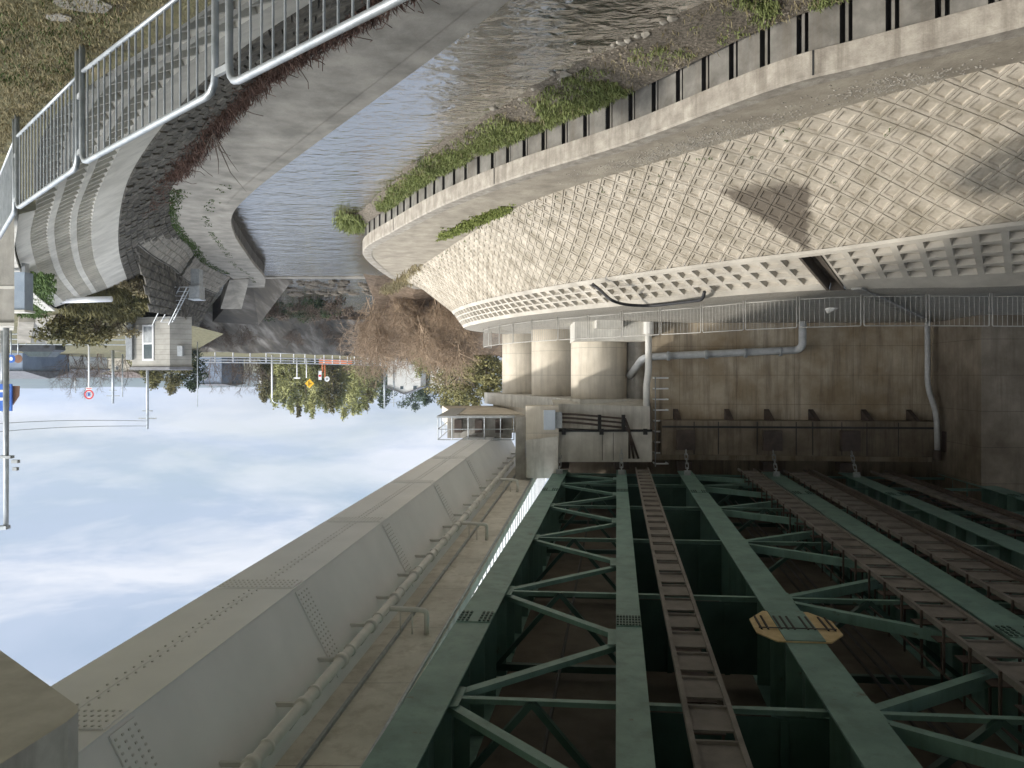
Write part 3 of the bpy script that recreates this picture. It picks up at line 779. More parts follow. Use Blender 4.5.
# ------------------------------------------------------------------ green girder bridge
def B(l, Y, z): return V(-.136*Y + l, Y + .09*l, z)
Hg = 4.9
gs = [(-.574,.14),(.048,.10),(.698,.145),(1.56,.17),(2.32,.16),(3.3,.17)]
GL = [(-s*Hg, w*Hg) for s, w in gs]
Y0, Y1 = -14.0, 39.6
ZW = 7.0
bridge = thing('girder_bridge', 'dark green steel girder bridge overhead, seen from below with its cross bracing', 'bridge', B(0, 39, 4.9))
splices = [5.0, 15.3, 32.6]
for gi, (l, w) in enumerate(GL):
    mb = MB()
    def bx(l0, l1, ya, yb, z0, z1, mb=mb):
        mb.hexa([B(l0,ya,z0),B(l1,ya,z0),B(l1,yb,z0),B(l0,yb,z0),B(l0,ya,z1),B(l1,ya,z1),B(l1,yb,z1),B(l0,yb,z1)])
    bx(l-w/2, l+w/2, Y0, Y1, Hg, Hg+.035)
    bx(l-.012, l+.012, Y0, Y1, Hg+.035, ZW-.03)
    bx(l-w*.4, l+w*.4, Y0, Y1, ZW-.03, ZW)
    y = 38.1
    while y > Y0:
        for s in (-1, 1):
            if gi == 0 and s == 1: continue
            bx(l+s*.012 if s > 0 else l-w*.42, l+w*.42 if s > 0 else l-.012, y-.008, y+.008, Hg+.037, ZW-.032)
        y -= 1.467
    if gi >= 3: bx(l+.012, l+.12, Y0, Y1, Hg+.9, Hg+.912)
    g = obj('girder', mb, mt_green if True else mt_greend, bridge)
    for ys in splices:
        if gi == 2 and ys > 10 and ys < 20: continue
        sb = MB()
        bx(l-w*.49, l+w*.49, ys-.32, ys+.32, Hg-.018, Hg-.001, sb)
        obj('splice_plate', sb, mt_green, g)
        sb = MB()
        for k in range(8):
            q = l - w*.43 + w*.86*k/7
            if k in (3,4) and w > .55: continue
            for r_ in range(4):
                yb = ys - .24 + r_*.16
                bx(q-.022, q+.022, yb-.05, yb+.05, Hg-.042, Hg-.019, sb)
        obj('bolt_row', sb, mt_greend, g)
# yellow gusset at the third girder
l3, w3 = GL[2]
gus = [(-.78,14.8),(-.78,15.6),(-.45,16.15),(.45,16.15),(.80,15.6),(.80,14.8),(.5,14.35),(-.45,14.35)]
mb = MB(); mb.prism([B(l3+a, y, Hg-.03) for a, y in gus], (0,0,.025))
gp = obj('gusset_plate', mb, mt_primer, bridge)
gp['label'] = 'yellow primer octagonal gusset plate'
mb = MB()
mb.hexa([B(l3-w3/2,14.36,Hg-.05),B(l3+w3/2,14.36,Hg-.05),B(l3+w3/2,16.14,Hg-.05),B(l3-w3/2,16.14,Hg-.05),B(l3-w3/2,14.36,Hg-.032),B(l3+w3/2,14.36,Hg-.032),B(l3+w3/2,16.14,Hg-.032),B(l3-w3/2,16.14,Hg-.032)])
obj('cover_plate', mb, mt_green, gp)
mb = MB()
for k in range(12):
    q = l3 - .68 + 1.36*k/11
    if k in (2, 5, 9): continue
    mb.hexa([B(q-.018,14.95,Hg-.062),B(q+.018,14.95,Hg-.062),B(q+.018,15.75,Hg-.062),B(q-.018,15.75,Hg-.062),B(q-.018,14.95,Hg-.045 if abs(q-l3)<w3/2 else Hg-.031),B(q+.018,14.95,Hg-.045),B(q+.018,15.75,Hg-.045),B(q-.018,15.75,Hg-.045)])
mb.beam(B(l3-.72,15.02,Hg-.056), B(l3+.72,15.02,Hg-.056), .04, .01)
obj('bolt_row', mb, mt_black, gp)
# cross frames and lateral bracing
frames = [35.2 - 5.87*j for j in range(0, 8)]
ends = [38.9] + frames
def brace(name, a, b, w, h, mat): 
    m_ = MB(); m_.beam(a, b, w, h); return obj(name, m_, mat, bridge)
for yf in ends:
    for bay in range(5):
        la, lb_ = GL[bay][0], GL[bay+1][0]
        mb = MB()
        mb.beam(B(la-.02, yf, Hg+.10), B(lb_+.02, yf, Hg+.10), .11, .012)
        mb.beam(B(la-.02, yf+.05, Hg+.16), B(lb_+.02, yf+.05, Hg+.16), .012, .11)
        obj('cross_strut', mb, mt_green, bridge)
        mb = MB(); zt = ZW - .25
        if bay == 1 or (bay in (0, 2) and yf > 38):
            mb.hexa([B(la-.02,yf-.006,Hg+.22),B(lb_+.02,yf-.006,Hg+.22),B(lb_+.02,yf+.006,Hg+.22),B(la-.02,yf+.006,Hg+.22),B(la-.02,yf-.006,zt),B(lb_+.02,yf-.006,zt),B(lb_+.02,yf+.006,zt),B(la-.02,yf+.006,zt)])
            for q in (.3,.7): mb.beam(B(la+(lb_-la)*q, yf-.07, Hg+.25), B(la+(lb_-la)*q, yf-.07, zt), .012, .12, up=(1,0,0))
        else:
            mid = (la + lb_)/2
            mb.beam(B(la-.03,yf,zt), B(lb_+.03,yf,zt), .15, .15)
            mb.beam(B(mid,yf,Hg+.14), B(la-.05,yf,zt), .13, .10); mb.beam(B(mid,yf,Hg+.14), B(lb_+.05,yf,zt), .13, .10)
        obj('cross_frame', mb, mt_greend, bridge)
seq = sorted(ends)
for bay in (0, 2):
    la, lb_ = GL[bay][0], GL[bay+1][0]; s = -1
    for ya, yb in zip(seq, seq[1:]):
        if yb < 3: continue
        ym = (ya + yb)/2
        dk = .22 if bay == 2 else .10
        for yy in (ya, yb):
            brace('lateral_brace', B(la-.1, yy, Hg+.12+dk/2), B(lb_+.1, ym + (.15 if yy > ym else -.15), Hg+.12+dk/2), .17, dk, mt_green)
        for (lq, yq) in ((la-.2, yb), (lb_+.2, ym)):
            m_ = MB(); m_.prism([B(lq+a_, yq+b_, Hg+.085) for a_, b_ in ((-.25,-.35),(.2,-.45),(.2,.45),(-.25,.35))], (0,0,.012)); obj('node_plate', m_, mt_green, bridge)
# deck
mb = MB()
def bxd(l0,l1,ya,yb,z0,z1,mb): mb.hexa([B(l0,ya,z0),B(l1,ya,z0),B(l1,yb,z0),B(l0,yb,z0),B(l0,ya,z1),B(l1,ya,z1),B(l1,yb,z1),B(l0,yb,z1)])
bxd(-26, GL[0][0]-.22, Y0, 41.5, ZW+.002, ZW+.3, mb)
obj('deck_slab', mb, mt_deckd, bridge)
mb = MB(); bxd(GL[0][0]-.6, GL[0][0]-.25, Y0, 41.4, ZW+.302, ZW+.42, mb); obj('kerb', mb, mt_grey, bridge)
# inspection walkways slung between the girders
def walkway(s0, s1, H, posts_, rail=False, step=1.05, label=None):
    l0, l1 = -s0*H, -s1*H
    if l0 > l1: l0, l1 = l1, l0
    mb = MB()
    for l in (l0, l1): bxd(l-.035, l+.035, Y0, Y1-.4, H-.02, H+.09, mb)
    w = obj('inspection_walkway', mb, mt_brown, bridge)
    mb = MB(); mbd = MB(); y = Y0 + .2
    while y < Y1 - 1.2:
        bxd(l0+.036, l1-.036, y, y+.66, H+.03, H+.06, mb); bxd(l0+.036, l1-.036, y+.66, y+.70, H-.01, H+.06, mb); bxd(l0+.036, l1-.036, y+.70, y+1.05, H+.40, H+.42, mbd)
        y += step
    obj('tread', mb, mt_brown, w); obj('under_slat', mbd, mt_browndk, w)
    mb = MB(); y = Y0 + .4
    while y < Y1 - 1:
        if posts_: bxd(l1+.037, l1+.077, y, y+.05, H-.03, H+.85, mb)
        bxd(l0-.02, l0+.02, y, y+.04, H+.10, H+1.9, mb)
        y += step * (1 if posts_ else 3)
    if posts_: bxd(l1+.04, l1+.07, Y0, Y1-.5, H+.82, H+.86, mb)
    obj('hanger', mb, mt_browndk, w)
    if rail:
        mb = MB(); lm = l0 + (l1-l0)*.33
        bxd(lm-.05, lm+.05, Y0, Y1-.5, H-.05, H+.02, mb); mb.tube([B(lm-.25, y, H-.02) for y in (Y0, Y1-.5)], .06, 8); obj('guide_rail', mb, mt_browndk, w)
    return w
walkway(.205, .335, 4.7, False)
walkway(1.285, 1.445, 4.7, True)
walkway(1.74, 2.04, 4.75, True, rail=True)
walkway(2.62, 2.82, 4.75, False, rail=True)
mb = MB()
for l_, z_ in ((-5.2,6.2),(-5.5,6.2),(-5.8,6.25),(1.2,6.3),(-1.6,6.4),(-9.4,6.2),(-13.6,6.2)): mb.tube([B(l_, Y0, z_), B(l_, Y1-1, z_)], .035, 6)
obj('service_cable', mb, mt_black, bridge)
# restraint chains at the abutment end
def chain(p, q, par, sag=.0, n=5):
    p, q = Vector(p), Vector(q); mb = MB(); d = (q - p)/n
    for i in range(n):
        a, b = p + d*i - d*.12, p + d*(i+1) + d*.12; w = V(.07,0,0) if i % 2 else V(0,.07,0)
        mb.tube([a - w, a + w, b + w, b - w, a - w], .022, 6)
    mb.box(q.x-.16, q.x+.16, q.y-.05, q.y+.05, q.z-.1, q.z+.16)
    return obj('restraint_chain', mb, mt_galvd, par)
for l, w in GL:
    a = B(l, 38.75, 3.75); b_ = B(l, 37.9, Hg-.13)
    chain(a, b_, bridge)

# ------------------------------------------------------------------ abutment
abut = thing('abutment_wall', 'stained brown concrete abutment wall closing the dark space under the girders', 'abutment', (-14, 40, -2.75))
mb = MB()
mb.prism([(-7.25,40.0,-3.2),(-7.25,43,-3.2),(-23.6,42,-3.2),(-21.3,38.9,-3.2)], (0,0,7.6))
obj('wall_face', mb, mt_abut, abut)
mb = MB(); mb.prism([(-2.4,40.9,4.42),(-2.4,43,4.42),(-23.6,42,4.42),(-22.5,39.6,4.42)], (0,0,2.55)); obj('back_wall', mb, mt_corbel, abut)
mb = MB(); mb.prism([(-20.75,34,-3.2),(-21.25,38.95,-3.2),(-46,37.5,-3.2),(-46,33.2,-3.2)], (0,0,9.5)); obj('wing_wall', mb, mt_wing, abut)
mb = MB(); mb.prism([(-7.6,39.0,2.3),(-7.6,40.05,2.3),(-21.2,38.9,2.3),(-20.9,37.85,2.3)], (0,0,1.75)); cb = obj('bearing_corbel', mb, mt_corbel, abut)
mb = MB()
for x in (-8.6,-11.2,-13.2,-15.4,-18.0,-20.2):
    y = 39.0 - (x+7.6)*-.0845
    mb = MB(); mb.prism([(x, y+.02, 2.3),(x, y+1.0, 2.3),(x, y+1.0, 1.75)], (.25,0,0)); obj('bracket', mb, mt_browndk, cb)
mb = MB()
for x in (-9.2,-10.4,-12.3,-14.2,-15.0,-16.4,-17.6,-19.1): 
    y = 39.0 + (x+7.6)*.0845
    mb.box(x-.02, x+.02, y-.03, y-.0, 2.35, 4.0)
mb.beam((-7.6,38.97,2.62),(-20.9,37.85,2.62),.04,.10); 
obj('cable_duct', mb, mt_black, cb)
mb = MB()
for l, w in GL[2:]: 
    p = B(l, 38.95, 3.3); mb = MB(); mb.box(p.x-.45, p.x+.45, p.y-.18, p.y+.12, 2.75, 3.75); obj('anchor_box', mb, mt_browndk, cb)
mb = MB()
for l, w in GL: 
    p = B(l, 39.9, 4.4); mb = MB(); mb.box(p.x-.35, p.x+.35, p.y-.3, p.y+.3, 4.42, 4.86); obj('bearing', mb, mt_browndk, abut)
t = thing('rung_ladder', 'rusty step rungs fixed on the abutment beside the pale downpipe', 'ladder', (-7.5, 39.5, .2))
mb = MB()
for i in range(9):
    z = .15 + i*.55; mb.tube([(-7.35,40,z),(-7.35,39.45,z),(-8.0,39.45,z),(-8.0,40,z)], .045, 6)
obj('rung', mb, mt_wpanel, t)
mb = MB(); mb.tube([(-7.35,39.42,.1),(-7.35,39.42,4.7)], .03, 6); obj('side_rail', mb, mt_galvd, t)

# ------------------------------------------------------------------ pier of the grey bridge: three round columns
cd = V(.32,.947,0).normalized(); cn = V(-cd.y, cd.x, 0)
pier = thing('bridge_pier', 'pale concrete pier with three round sunlit columns and a stepped cap', 'pier', (-4.6, 41.6, -2.75))
for c in ((-4.72,41.7),(-2.72,47.2),(-.85,52.6)):
    mb = MB(); mb.cyl((c[0],c[1],-3.2), 1.52, 4.46, 48)
    o = obj('column', mb, mt_pier, pier)
    me = o.data; me.polygons.foreach_set('use_smooth', [len(p.vertices) == 4 for p in me.polygons])
mb = MB()
c0 = V(-5.35,39.7,0); c1 = V(.65,57.0,0)
# cap: long sloping-soffit beam over the columns
def capbox(a0, a1, n0, n1, z0, z1, mb):
    P = lambda a, n_: c0 + cd*a + cn*n_
    mb.prism([P(a0,n0)+V(0,0,z0), P(a1,n0)+V(0,0,z0), P(a1,n1)+V(0,0,z0), P(a0,n1)+V(0,0,z0)], (0,0,z1-z0))
capbox(.35, 17.5, -1.85, 1.7, 1.26, 2.05, mb)
obj('cap_beam', mb, mt_light, pier)
mb = MB(); capbox(.9, 16.5, -1.5, 1.6, 2.052, 3.3, mb); obj('cap_upper', mb, mt_pier, pier)
mb = MB(); mb.prism([(-2.1,39.4,1.45),(-2.1,41,1.3),(-7.0,40.6,1.3),(-7.0,39.0,1.6)], (0,0,1.25)); obj('cap_front', mb, mt_light, pier)
mb = MB(); mb.box(-7.05,-2.35,38.75,40.8,2.78,4.38); fb = obj('seat_beam', mb, mt_light, pier)
mb = MB(); mb.box(-7.05,-2.35,38.70,38.748,2.74,2.86)
for x in (-6.7,-4.5,-2.6): mb.box(x-.1,x+.1,38.58,38.7,2.7,3.0)
for x in (-4.55,-5.1): mb.box(x-.012,x+.012,38.735,38.748,2.9,4.3)
obj('cable_tray', mb, mt_black, fb)
mb = MB(); mb.hexa([(-.72,38.4,3.25),(-2.3,38.3,3.05),(-2.3,39.6,3.05),(-.72,39.8,3.25),(-.72,38.4,5.15),(-2.3,38.3,5.15),(-2.3,39.6,5.15),(-.72,39.8,5.15)]); obj('side_block', mb, mt_light, pier)
mb = MB(); mb.box(-.70,-.18,38.9,40.2,2.1,5.4); obj('edge_post', mb, mt_grey, pier)
mb = MB(); mb.box(-2.34,-.71,38.5,39.7,1.55,3.35); obj('side_step', mb, mt_pier, pier)
# square recess column and the brackets beside the big column
mb = MB(); mb.cyl((-6.68,41.4,-3.2), .52, 4.75, 20); mb.box(-7.2,-5.6,41.6,42.6,-3.2,1.6); obj('slim_column', mb, mt_grey, pier)
mb = MB(); mb.box(-6.9,-3.2,39.3,42.5,-3.2,-1.75); mb.box(-5.5,-4.2,38.2,39.29,-3.2,-2.35); obj('plinth', mb, mt_light, pier)
# inspection platform with railing
mb = MB(); mb.box(-.15,3.95,40.35,41.6,2.16,2.25); mb.box(3.0,3.95,41.6,50,2.16,2.25); pl = obj('platform', mb, mt_galvd, pier)
mb = MB()
for x in (-.1,.6,1.45,2.3,3.15,3.9): mb.tube([(x,40.4,2.25),(x,40.4,3.4)], .03, 6)
for y in (42.3,44.5,46.7,48.9): mb.tube([(3.9,y,2.25),(3.9,y,3.4)], .03, 6)
for z in (2.85,3.4): mb.tube([(-.1,40.4,z),(3.9,40.4,z),(3.9,49.8,z)], .028, 6)
obj('guard_rail', mb, mt_galv, pl)
mb = MB(); mb.box(.0,3.5,41.65,43.2,2.26,3.42); obj('bearing', mb, mt_grey, pier)
mb = MB()
for x in (.5,1.6,2.7): mb.box(x,x+.4,41.3,41.64,2.4,3.1)
obj('bearing_bracket', mb, mt_browndk, pier)
mb = MB(); mb.prism([(-.7,43.3,2.2),(3.2,43.3,2.2),(5.0,55,2.2),(1.0,55,2.2)], (0,0,1.05)); obj('bearing_seat', mb, mt_pier, pier)
# junction box and conduits on the seat beam
t = thing('junction_box', 'pale blue electrical junction box on the corner of the pier cap', 'electrical box', (-1.9, 38.2, 1.75))
mb = MB(); mb.box(-2.15,-1.58,38.15,38.58,1.75,2.72); obj('housing', mb, mt_jbox, t)
mb = MB(); mb.box(-2.5,-2.16,38.3,38.6,1.85,2.65); obj('side_cover', mb, mt_galvd, t)
t = thing('conduit_run', 'three parallel grey conduits sloping across the front of the pier cap', 'conduits', (-4.2, 38.6, 2.0))
for z in (0,.22,.46):
    mb = MB(); mb.tube([(-2.52,38.45,1.95+z*.85),(-3.2,38.65,1.98+z*.9),(-5.7,38.65,2.2+z),(-5.9,38.65,2.75+z*.3),(-5.9-z,38.65,4.2)], .055, 8); obj('conduit', mb, mt_browndk, t, smooth=True)
mb = MB()
for x in (-4.4,-5.6): mb.box(x-.08,x+.08,38.55,38.8,2.0,2.75)
obj('clamp', mb, mt_black, t)

# ------------------------------------------------------------------ pipes on the abutment
def bend(pts, r=.25, n=5):
    pts = [Vector(p) for p in pts]; out = [pts[0]]
    for a, b, c in zip(pts, pts[1:], pts[2:]):
        d1, d2 = (a-b).normalized(), (c-b).normalized(); k = min(r, (a-b).length*.45, (c-b).length*.45)
        for i in range(n+1):
            s = i/n; out.append((b+d1*k).lerp(b,s).lerp(b.lerp(b+d2*k,s),s))
    return out + [pts[-1]]
t = thing('drain_pipe', 'thick galvanised drainpipe running level across the abutment with elbows at both ends', 'pipe', (-10.5, 39, -1.2))
mb = MB(); mb.tube(bend([px(629,376,41.0), px(643,357,39.3), px(797,350,38.9), px(802,346,38.6), px(802,318,38.6)], .45), .19, 14); obj('pipe_run', mb, mt_pipe, t, smooth=True)
mb = MB()
for x, y in ((668,356),(706,354.5),(745,353),(780,351.5)):
    p = px(x,y,38.95); mb.tube([p - V(.06,0,0), p + V(.06,0,0)], .235, 14); mb.beam(p, p + V(0,1.2,0), .06, .06)
obj('clamp', mb, mt_galvd, t)
t = thing('downpipe', 'slim galvanised downpipe bending beside the dark corner of the abutment', 'pipe', (-21, 38, -2.5))
mb = MB(); mb.tube(bend([px(927,318,38.2), px(927,388,38.2), px(936,412,37.6), px(937,452,37.4)], .8), .13, 12); obj('pipe_run', mb, mt_pipe, t, smooth=True)
mb = MB(); p = px(937,450,37.4); mb.tube([p, p+V(0,0,.5)], .2, 12); obj('collar', mb, mt_browndk, t)
t = thing('downpipe', 'pale plastic downpipe between the round column and the brown abutment wall', 'pipe', (-7, 39.2, -2.7))
mb = MB(); mb.tube(bend([px(648,322,39.2), px(648,372,39.2), px(646,385,39.2), px(646,410,39.2)], .5), .17, 14); obj('pipe_run', mb, mt_pvc, t, smooth=True)
mb = MB(); mb.tube([px(648,322,39.2), px(648,334,39.2)], .27, 14); obj('foot_collar', mb, mt_pvc, t)
# hose on the bank and small pipes by the fence
mb = MB()
def on_band(x, y, z): p = pz(x, y, z); return p + V(0,0,.10)
mb.tube(bend([pz(592,281,-3.55)+V(0,0,.12), pz(600,287,-3.3)+V(0,0,.12), pz(610,297,-2.85)+V(0,0,.12), pz(625,305,-2.64), pz(650,306,-2.64), pz(702,300,-2.62), pz(704,289,-2.95)+V(0,0,.1)], .5), .06, 8)
solo('rubber_hose', mb, mt_hose, 'black rubber hose draped over the edge of the grid band', 'hose', smooth=True)
mb = MB(); mb.tube(bend([px(872,297,31), px(850,299,31), px(826,311,31)], .3), .12, 10)
solo('ground_pipe', mb, mt_pvc, 'pale bent pipe lying on the gravel behind the fence', 'pipe', smooth=True)
mb = MB(); mb.beam(pz(856,288.5,-2.66), px(928,322,37.5), .30, .06); 
solo('gutter_channel', mb, mt_grey, 'narrow gutter running from the drain channel to the slim downpipe', 'gutter')

# ------------------------------------------------------------------ grey box-girder bridge
def C(x, Y, h): return V(-.123*Y + x, Y, h - .03*Y)
box = thing('box_girder_bridge', 'grey painted steel box girder bridge beside the green bridge, pipe under its deck', 'bridge', C(6.8, 40, 4.6))
def bxc(x0,x1,ya,yb,h0,h1,mb): mb.hexa([C(x0,ya,h0),C(x1,ya,h0),C(x1,yb,h0),C(x0,yb,h0),C(x0,ya,h1),C(x1,ya,h1),C(x1,yb,h1),C(x0,yb,h1)])
YA, YB = -10.0, 46.5
XI, XO, HB, HS = 6.1, 7.62, 4.6, 6.46
SL = .5                                                       # the webs lean outwards
def hexc(p, ya, yb, mb): mb.hexa([C(p[0][0],ya,p[0][1]),C(p[1][0],ya,p[1][1]),C(p[1][0],yb,p[1][1]),C(p[0][0],yb,p[0][1]),C(p[3][0],ya,p[3][1]),C(p[2][0],ya,p[2][1]),C(p[2][0],yb,p[2][1]),C(p[3][0],yb,p[3][1])])
def web(h, o=0): return XI - (h - HB)*SL - o*.894, h - o*.447
mb = MB()
hexc([(XI,HB+.02),(XO,HB+.02),(XO+.93,HS-.005),(web(HS-.005)[0],HS-.005)], YA, YB, mb)
bxc(XI-.03, XO+.03, YA, YB, HB, HB+.018, mb)
bg_ = obj('box_girder', mb, mt_box, box)
mb = MB(); mbb = MB()
for ys in (9.6, 15.2, 21.0, 27.2, 33.4):
    dbl = .5
    hexc([web(HB+.08,.001),web(HB+.08,.02),web(HS-.12,.02),web(HS-.12,.001)][::1], ys-dbl/2, ys+dbl/2, mb)
    bxc(XI+.02, XO-.02, ys-dbl/2, ys+dbl/2, HB-.022, HB-.002, mb)
    h = HB + .14
    while h < HS - .2:
        for k in range(4):
            yy = ys - dbl*.4 + k*dbl*.8/3; p, q = web(h,.034), web(h+.028,.034); p2, q2 = web(h,.021), web(h+.028,.021)
            hexc([p, p2, q2, q], yy-.017, yy+.017, mbb)
        h += .085
    x = XI + .08
    while x < XO - .06:
        for k in range(4):
            yy = ys - dbl*.4 + k*dbl*.8/3; bxc(x, x+.03, yy-.015, yy+.015, HB-.034, HB-.023, mbb)
        x += .09
bxc(6.80, 6.83, YA, YB, HB-.010, HB-.001, mb)
y = YA
while y < YB:
    for x in (6.74, 6.89): bxc(x-.012, x+.012, y, y+.025, HB-.018, HB-.001, mbb)
    y += .2
recalc(obj('splice_plate', mb, mt_box, bg_)); recalc(obj('bolt_row', mbb, mt_boxbolt, bg_))
XE = 3.71
mb = MB(); bxc(XE, 10.0, YA, YB+1, HS, HS+.28, mb); obj('deck_slab', mb, mt_soffit, box)
mb = MB(); bxc(XE+.02, XE+.045, YA, YB+1, HS+.282, HS+1.45, mb); pw = obj('parapet', mb, mt_acryl, box)
mb = MB(); y = YA
while y < YB: bxc(XE-.015, XE+.019, y, y+.03, HS+.282, HS+1.45, mb); y += .75
obj('panel_seam', mb, mt_galvd, pw)
mb = MB(); bxc(XE+.04, XE+.10, YA, YB+1, HS-.05, HS-.002, mb); bxc(4.72, 4.78, YA, YB, HS-.08, HS-.002, mb); obj('drip_edge', mb, mt_galvd, box)
PX, PH = 5.05, 5.87
mb = MB(); mb.tube([C(PX,YA,PH), C(PX,YB-.5,PH)], .10, 14); y = YA + .5; brs = []
while y < YB - 1:
    mb.tube([C(PX,y,PH), C(PX,y+.14,PH)], .14, 14); mb.tube([C(PX,y+.55,PH), C(PX,y+.61,PH)], .125, 14)
    b2 = MB(); b2.beam(C(PX,y+.07,PH-.02), C(5.52,y+.07,PH-.02), .06, .07); b2.beam(C(PX,y+.07,PH+.1), C(5.3,y+.07,HS-.15), .04, .05); brs.append(b2)
    y += 1.85
dp = obj('drain_pipe', mb, mt_pvc, box, smooth=True)
for b2 in brs: obj('pipe_bracket', b2, mt_boxbolt, dp)
for yb in (9.0, 17.6, 26.4, 35.5):
    mb = MB(); mb.tube(bend([C(PX-.05,yb,PH), C(4.35,yb,PH+.03), C(4.12,yb,PH+.05), C(4.12,yb,HS)], .14), .06, 10)
    for x in (4.72, 4.45): mb.beam(C(x,yb,PH+.03), C(x,yb,HS), .03, .03)
    obj('branch_pipe', mb, mt_pvc, box, smooth=True)

# near pier head of the grey bridge (photo corner)
corner = [(5.54,-9.0),(5.54,7.95),(5.57,8.10),(5.66,8.24),(5.84,8.38),(9.6,11.3),(9.6,-9.0)]
mb = MB(); mb.prism([C(x, y, 0) + V(0,0,3.8 - (C(x,y,0).z)) + V(0,0,-.25) for x, y in corner], (0,0,.98))
t = thing('pier_head', 'concrete pier head with rounded corner carrying the near end of the grey bridge', 'pier', (6, 4, -3.2))
ph = obj('head_beam', mb, mt_nearcap, t)
mb = MB()
mb.prism([C(x, y, 0) + V(0,0,3.552 - C(x,y,0).z) for x, y in ((5.532,-8.9),(5.532,7.9),(5.539,7.9),(5.539,-8.9))], (0,0,.976)); obj('side_face', mb, mt_nearside, t)
mb = MB(); mb.cyl((7.2,-3.0,-3.21), .9, 6.77, 32); obj('column', mb, mt_nearcap, t)

# ------------------------------------------------------------------ near left: concrete pillar, lamp post, signs
t = thing('concrete_pillar', 'tall square concrete post beyond the end of the near railing', 'pillar', (10, 14.5, -3.2))
mb = MB(); mb.prism([(9.06,14.0,-3.2),(10.9,14.0,-3.2),(11.5,15.3,-3.2),(9.95,15.3,-3.2)], (0,0,2.25)); obj('shaft', mb, mt_grey, t)
mb = MB(); mb.prism([(9.03,13.95,-.95),(10.95,13.95,-.95),(11.55,15.35,-.95),(9.95,15.35,-.95)], (0,0,.06)); mb.prism([(9.045,13.985,-1.62),(10.92,13.985,-1.62),(11.52,15.32,-1.62),(9.95,15.32,-1.62)], (0,0,.05)); obj('top_cap', mb, mt_light, t)
t = thing('lamp_post', 'slim pale lamp post standing on the square concrete pillar', 'lamp post', (9.55, 14.5, -.89))
mb = MB(); mb.tube([(9.54,14.5,-.89),(9.54,14.5,2.86)], [.055,.045], 10); obj('pole', mb, mt_galv, t, smooth=True)
mb = MB(); mb.beam((9.5,14.5,2.87),(10.3,14.5,2.93),.14,.07); obj('lamp_head', mb, mt_galv, t)
mb = MB(); mb.box(9.42,9.66,14.44,14.56,1.52,1.57); mb.box(9.30,9.42,14.46,14.54,1.60,1.66); mb.box(9.32,9.4,14.46,14.54,1.74,1.8); obj('clip', mb, mt_galvd, t)
# far objects on the near bank
t = thing('equipment_cabinet', 'blue grey equipment panel beside the pillar on the grass', 'cabinet', (14.1, 22, -3.2))
mb = MB(); a, b_ = px(24,272,22.0), px(15,310,22.0); mb.box(a.x, b_.x+.9, 22, 22.4, a.z, b_.z); obj('body', mb, mt_panelb, t)
mb = MB(); mb.box(a.x-.03, b_.x+.95, 21.95, 22.45, b_.z, b_.z+.06); obj('lid', mb, mt_light, t)
mb = MB(); mb.box(a.x+.05, a.x+.15, 22.1, 22.3, -3.22, a.z); mb.box(b_.x+.6, b_.x+.7, 22.1, 22.3, -3.22, a.z); obj('leg', mb, mt_galvd, t)
t = thing('outfall_pipe', 'straight white pipe sticking out from the end of the ribbed wall', 'pipe', (20, 37, -3.6))
mb = MB(); mb.tube([px(58,300.5,36.6), px(111,299,36.6)], .14, 14); obj('pipe_run', mb, mt_wpanel, t, smooth=True)
mb = MB(); mb.tube([px(56,300.5,36.6), px(61,300.5,36.6)], .18, 14); obj('collar', mb, mt_galvd, t)
mb = MB()
mb.hexa([pz(18,322,-2.9)+V(0,0,-.5), pz(34,322,-2.9)+V(0,0,-.5), pz(30,343,-1.9)+V(0,0,-.9), pz(17,343,-1.9)+V(0,0,-.9), pz(18,322,-2.9), pz(34,322,-2.9), pz(30,343,-1.9), pz(17,343,-1.9)])
solo('concrete_slab', mb, mt_lbank, 'pale sloping concrete slab behind the blue grey panel', 'slab')
mb = MB()
mb.hexa([pz(34.5,322,-2.9)+V(0,0,-.5), pz(55,321,-2.9)+V(0,0,-.5), pz(46,344,-1.9)+V(0,0,-.9), pz(30.5,343,-1.9)+V(0,0,-.9), pz(34.5,322,-2.9), pz(55,321,-2.9), pz(46,344,-1.9), pz(30.5,343,-1.9)])
solo('concrete_slab', mb, mt_grey, 'darker grey sloping concrete slab next to the shrub mound', 'slab')
# gatehouse
t = thing('gatehouse', 'small flat-roofed concrete gatehouse with one framed door above the masonry wall', 'gatehouse', (20.5, 45.5, -3.2))
q = [(18.78,45.1),(19.85,44.6),(22.55,45.62),(22.9,48.6),(20.5,48.6)]
mb = MB(); mb.prism([(x,y,-3.4) for x, y in q], (0,0,2.93)); obj('wall', mb, M('gatehouse_concrete', (.29,.28,.25), (.42,.405,.365), 1.2, joints=(0,0,.3)), t)
mb = MB(); mb.prism([(x + (x-20.7)*.06, y + (y-46.5)*.08, -.468) for x, y in q], (0,0,.16)); obj('roof', mb, mt_roofg, t)
dA, dB = V(20.95,45.01,0), V(21.75,45.31,0); dn_ = V(.353,-.936,0)*.05
mb = MB()
for s0, s1, z0, z1 in ((0,1,-2.95,-2.85),(0,1,-.95,-.85),(0,.12,-2.85,-.95),(.88,1,-2.85,-.95),(.12,.88,-1.9,-1.8)):
    a, b_ = dA.lerp(dB,s0), dA.lerp(dB,s1); mb.hexa([a+dn_+V(0,0,z0), b_+dn_+V(0,0,z0), b_+V(0,0,z0)-dn_, a+V(0,0,z0)-dn_, a+dn_+V(0,0,z1), b_+dn_+V(0,0,z1), b_+V(0,0,z1)-dn_, a+V(0,0,z1)-dn_])
d_ = obj('door', mb, mt_frame, t)
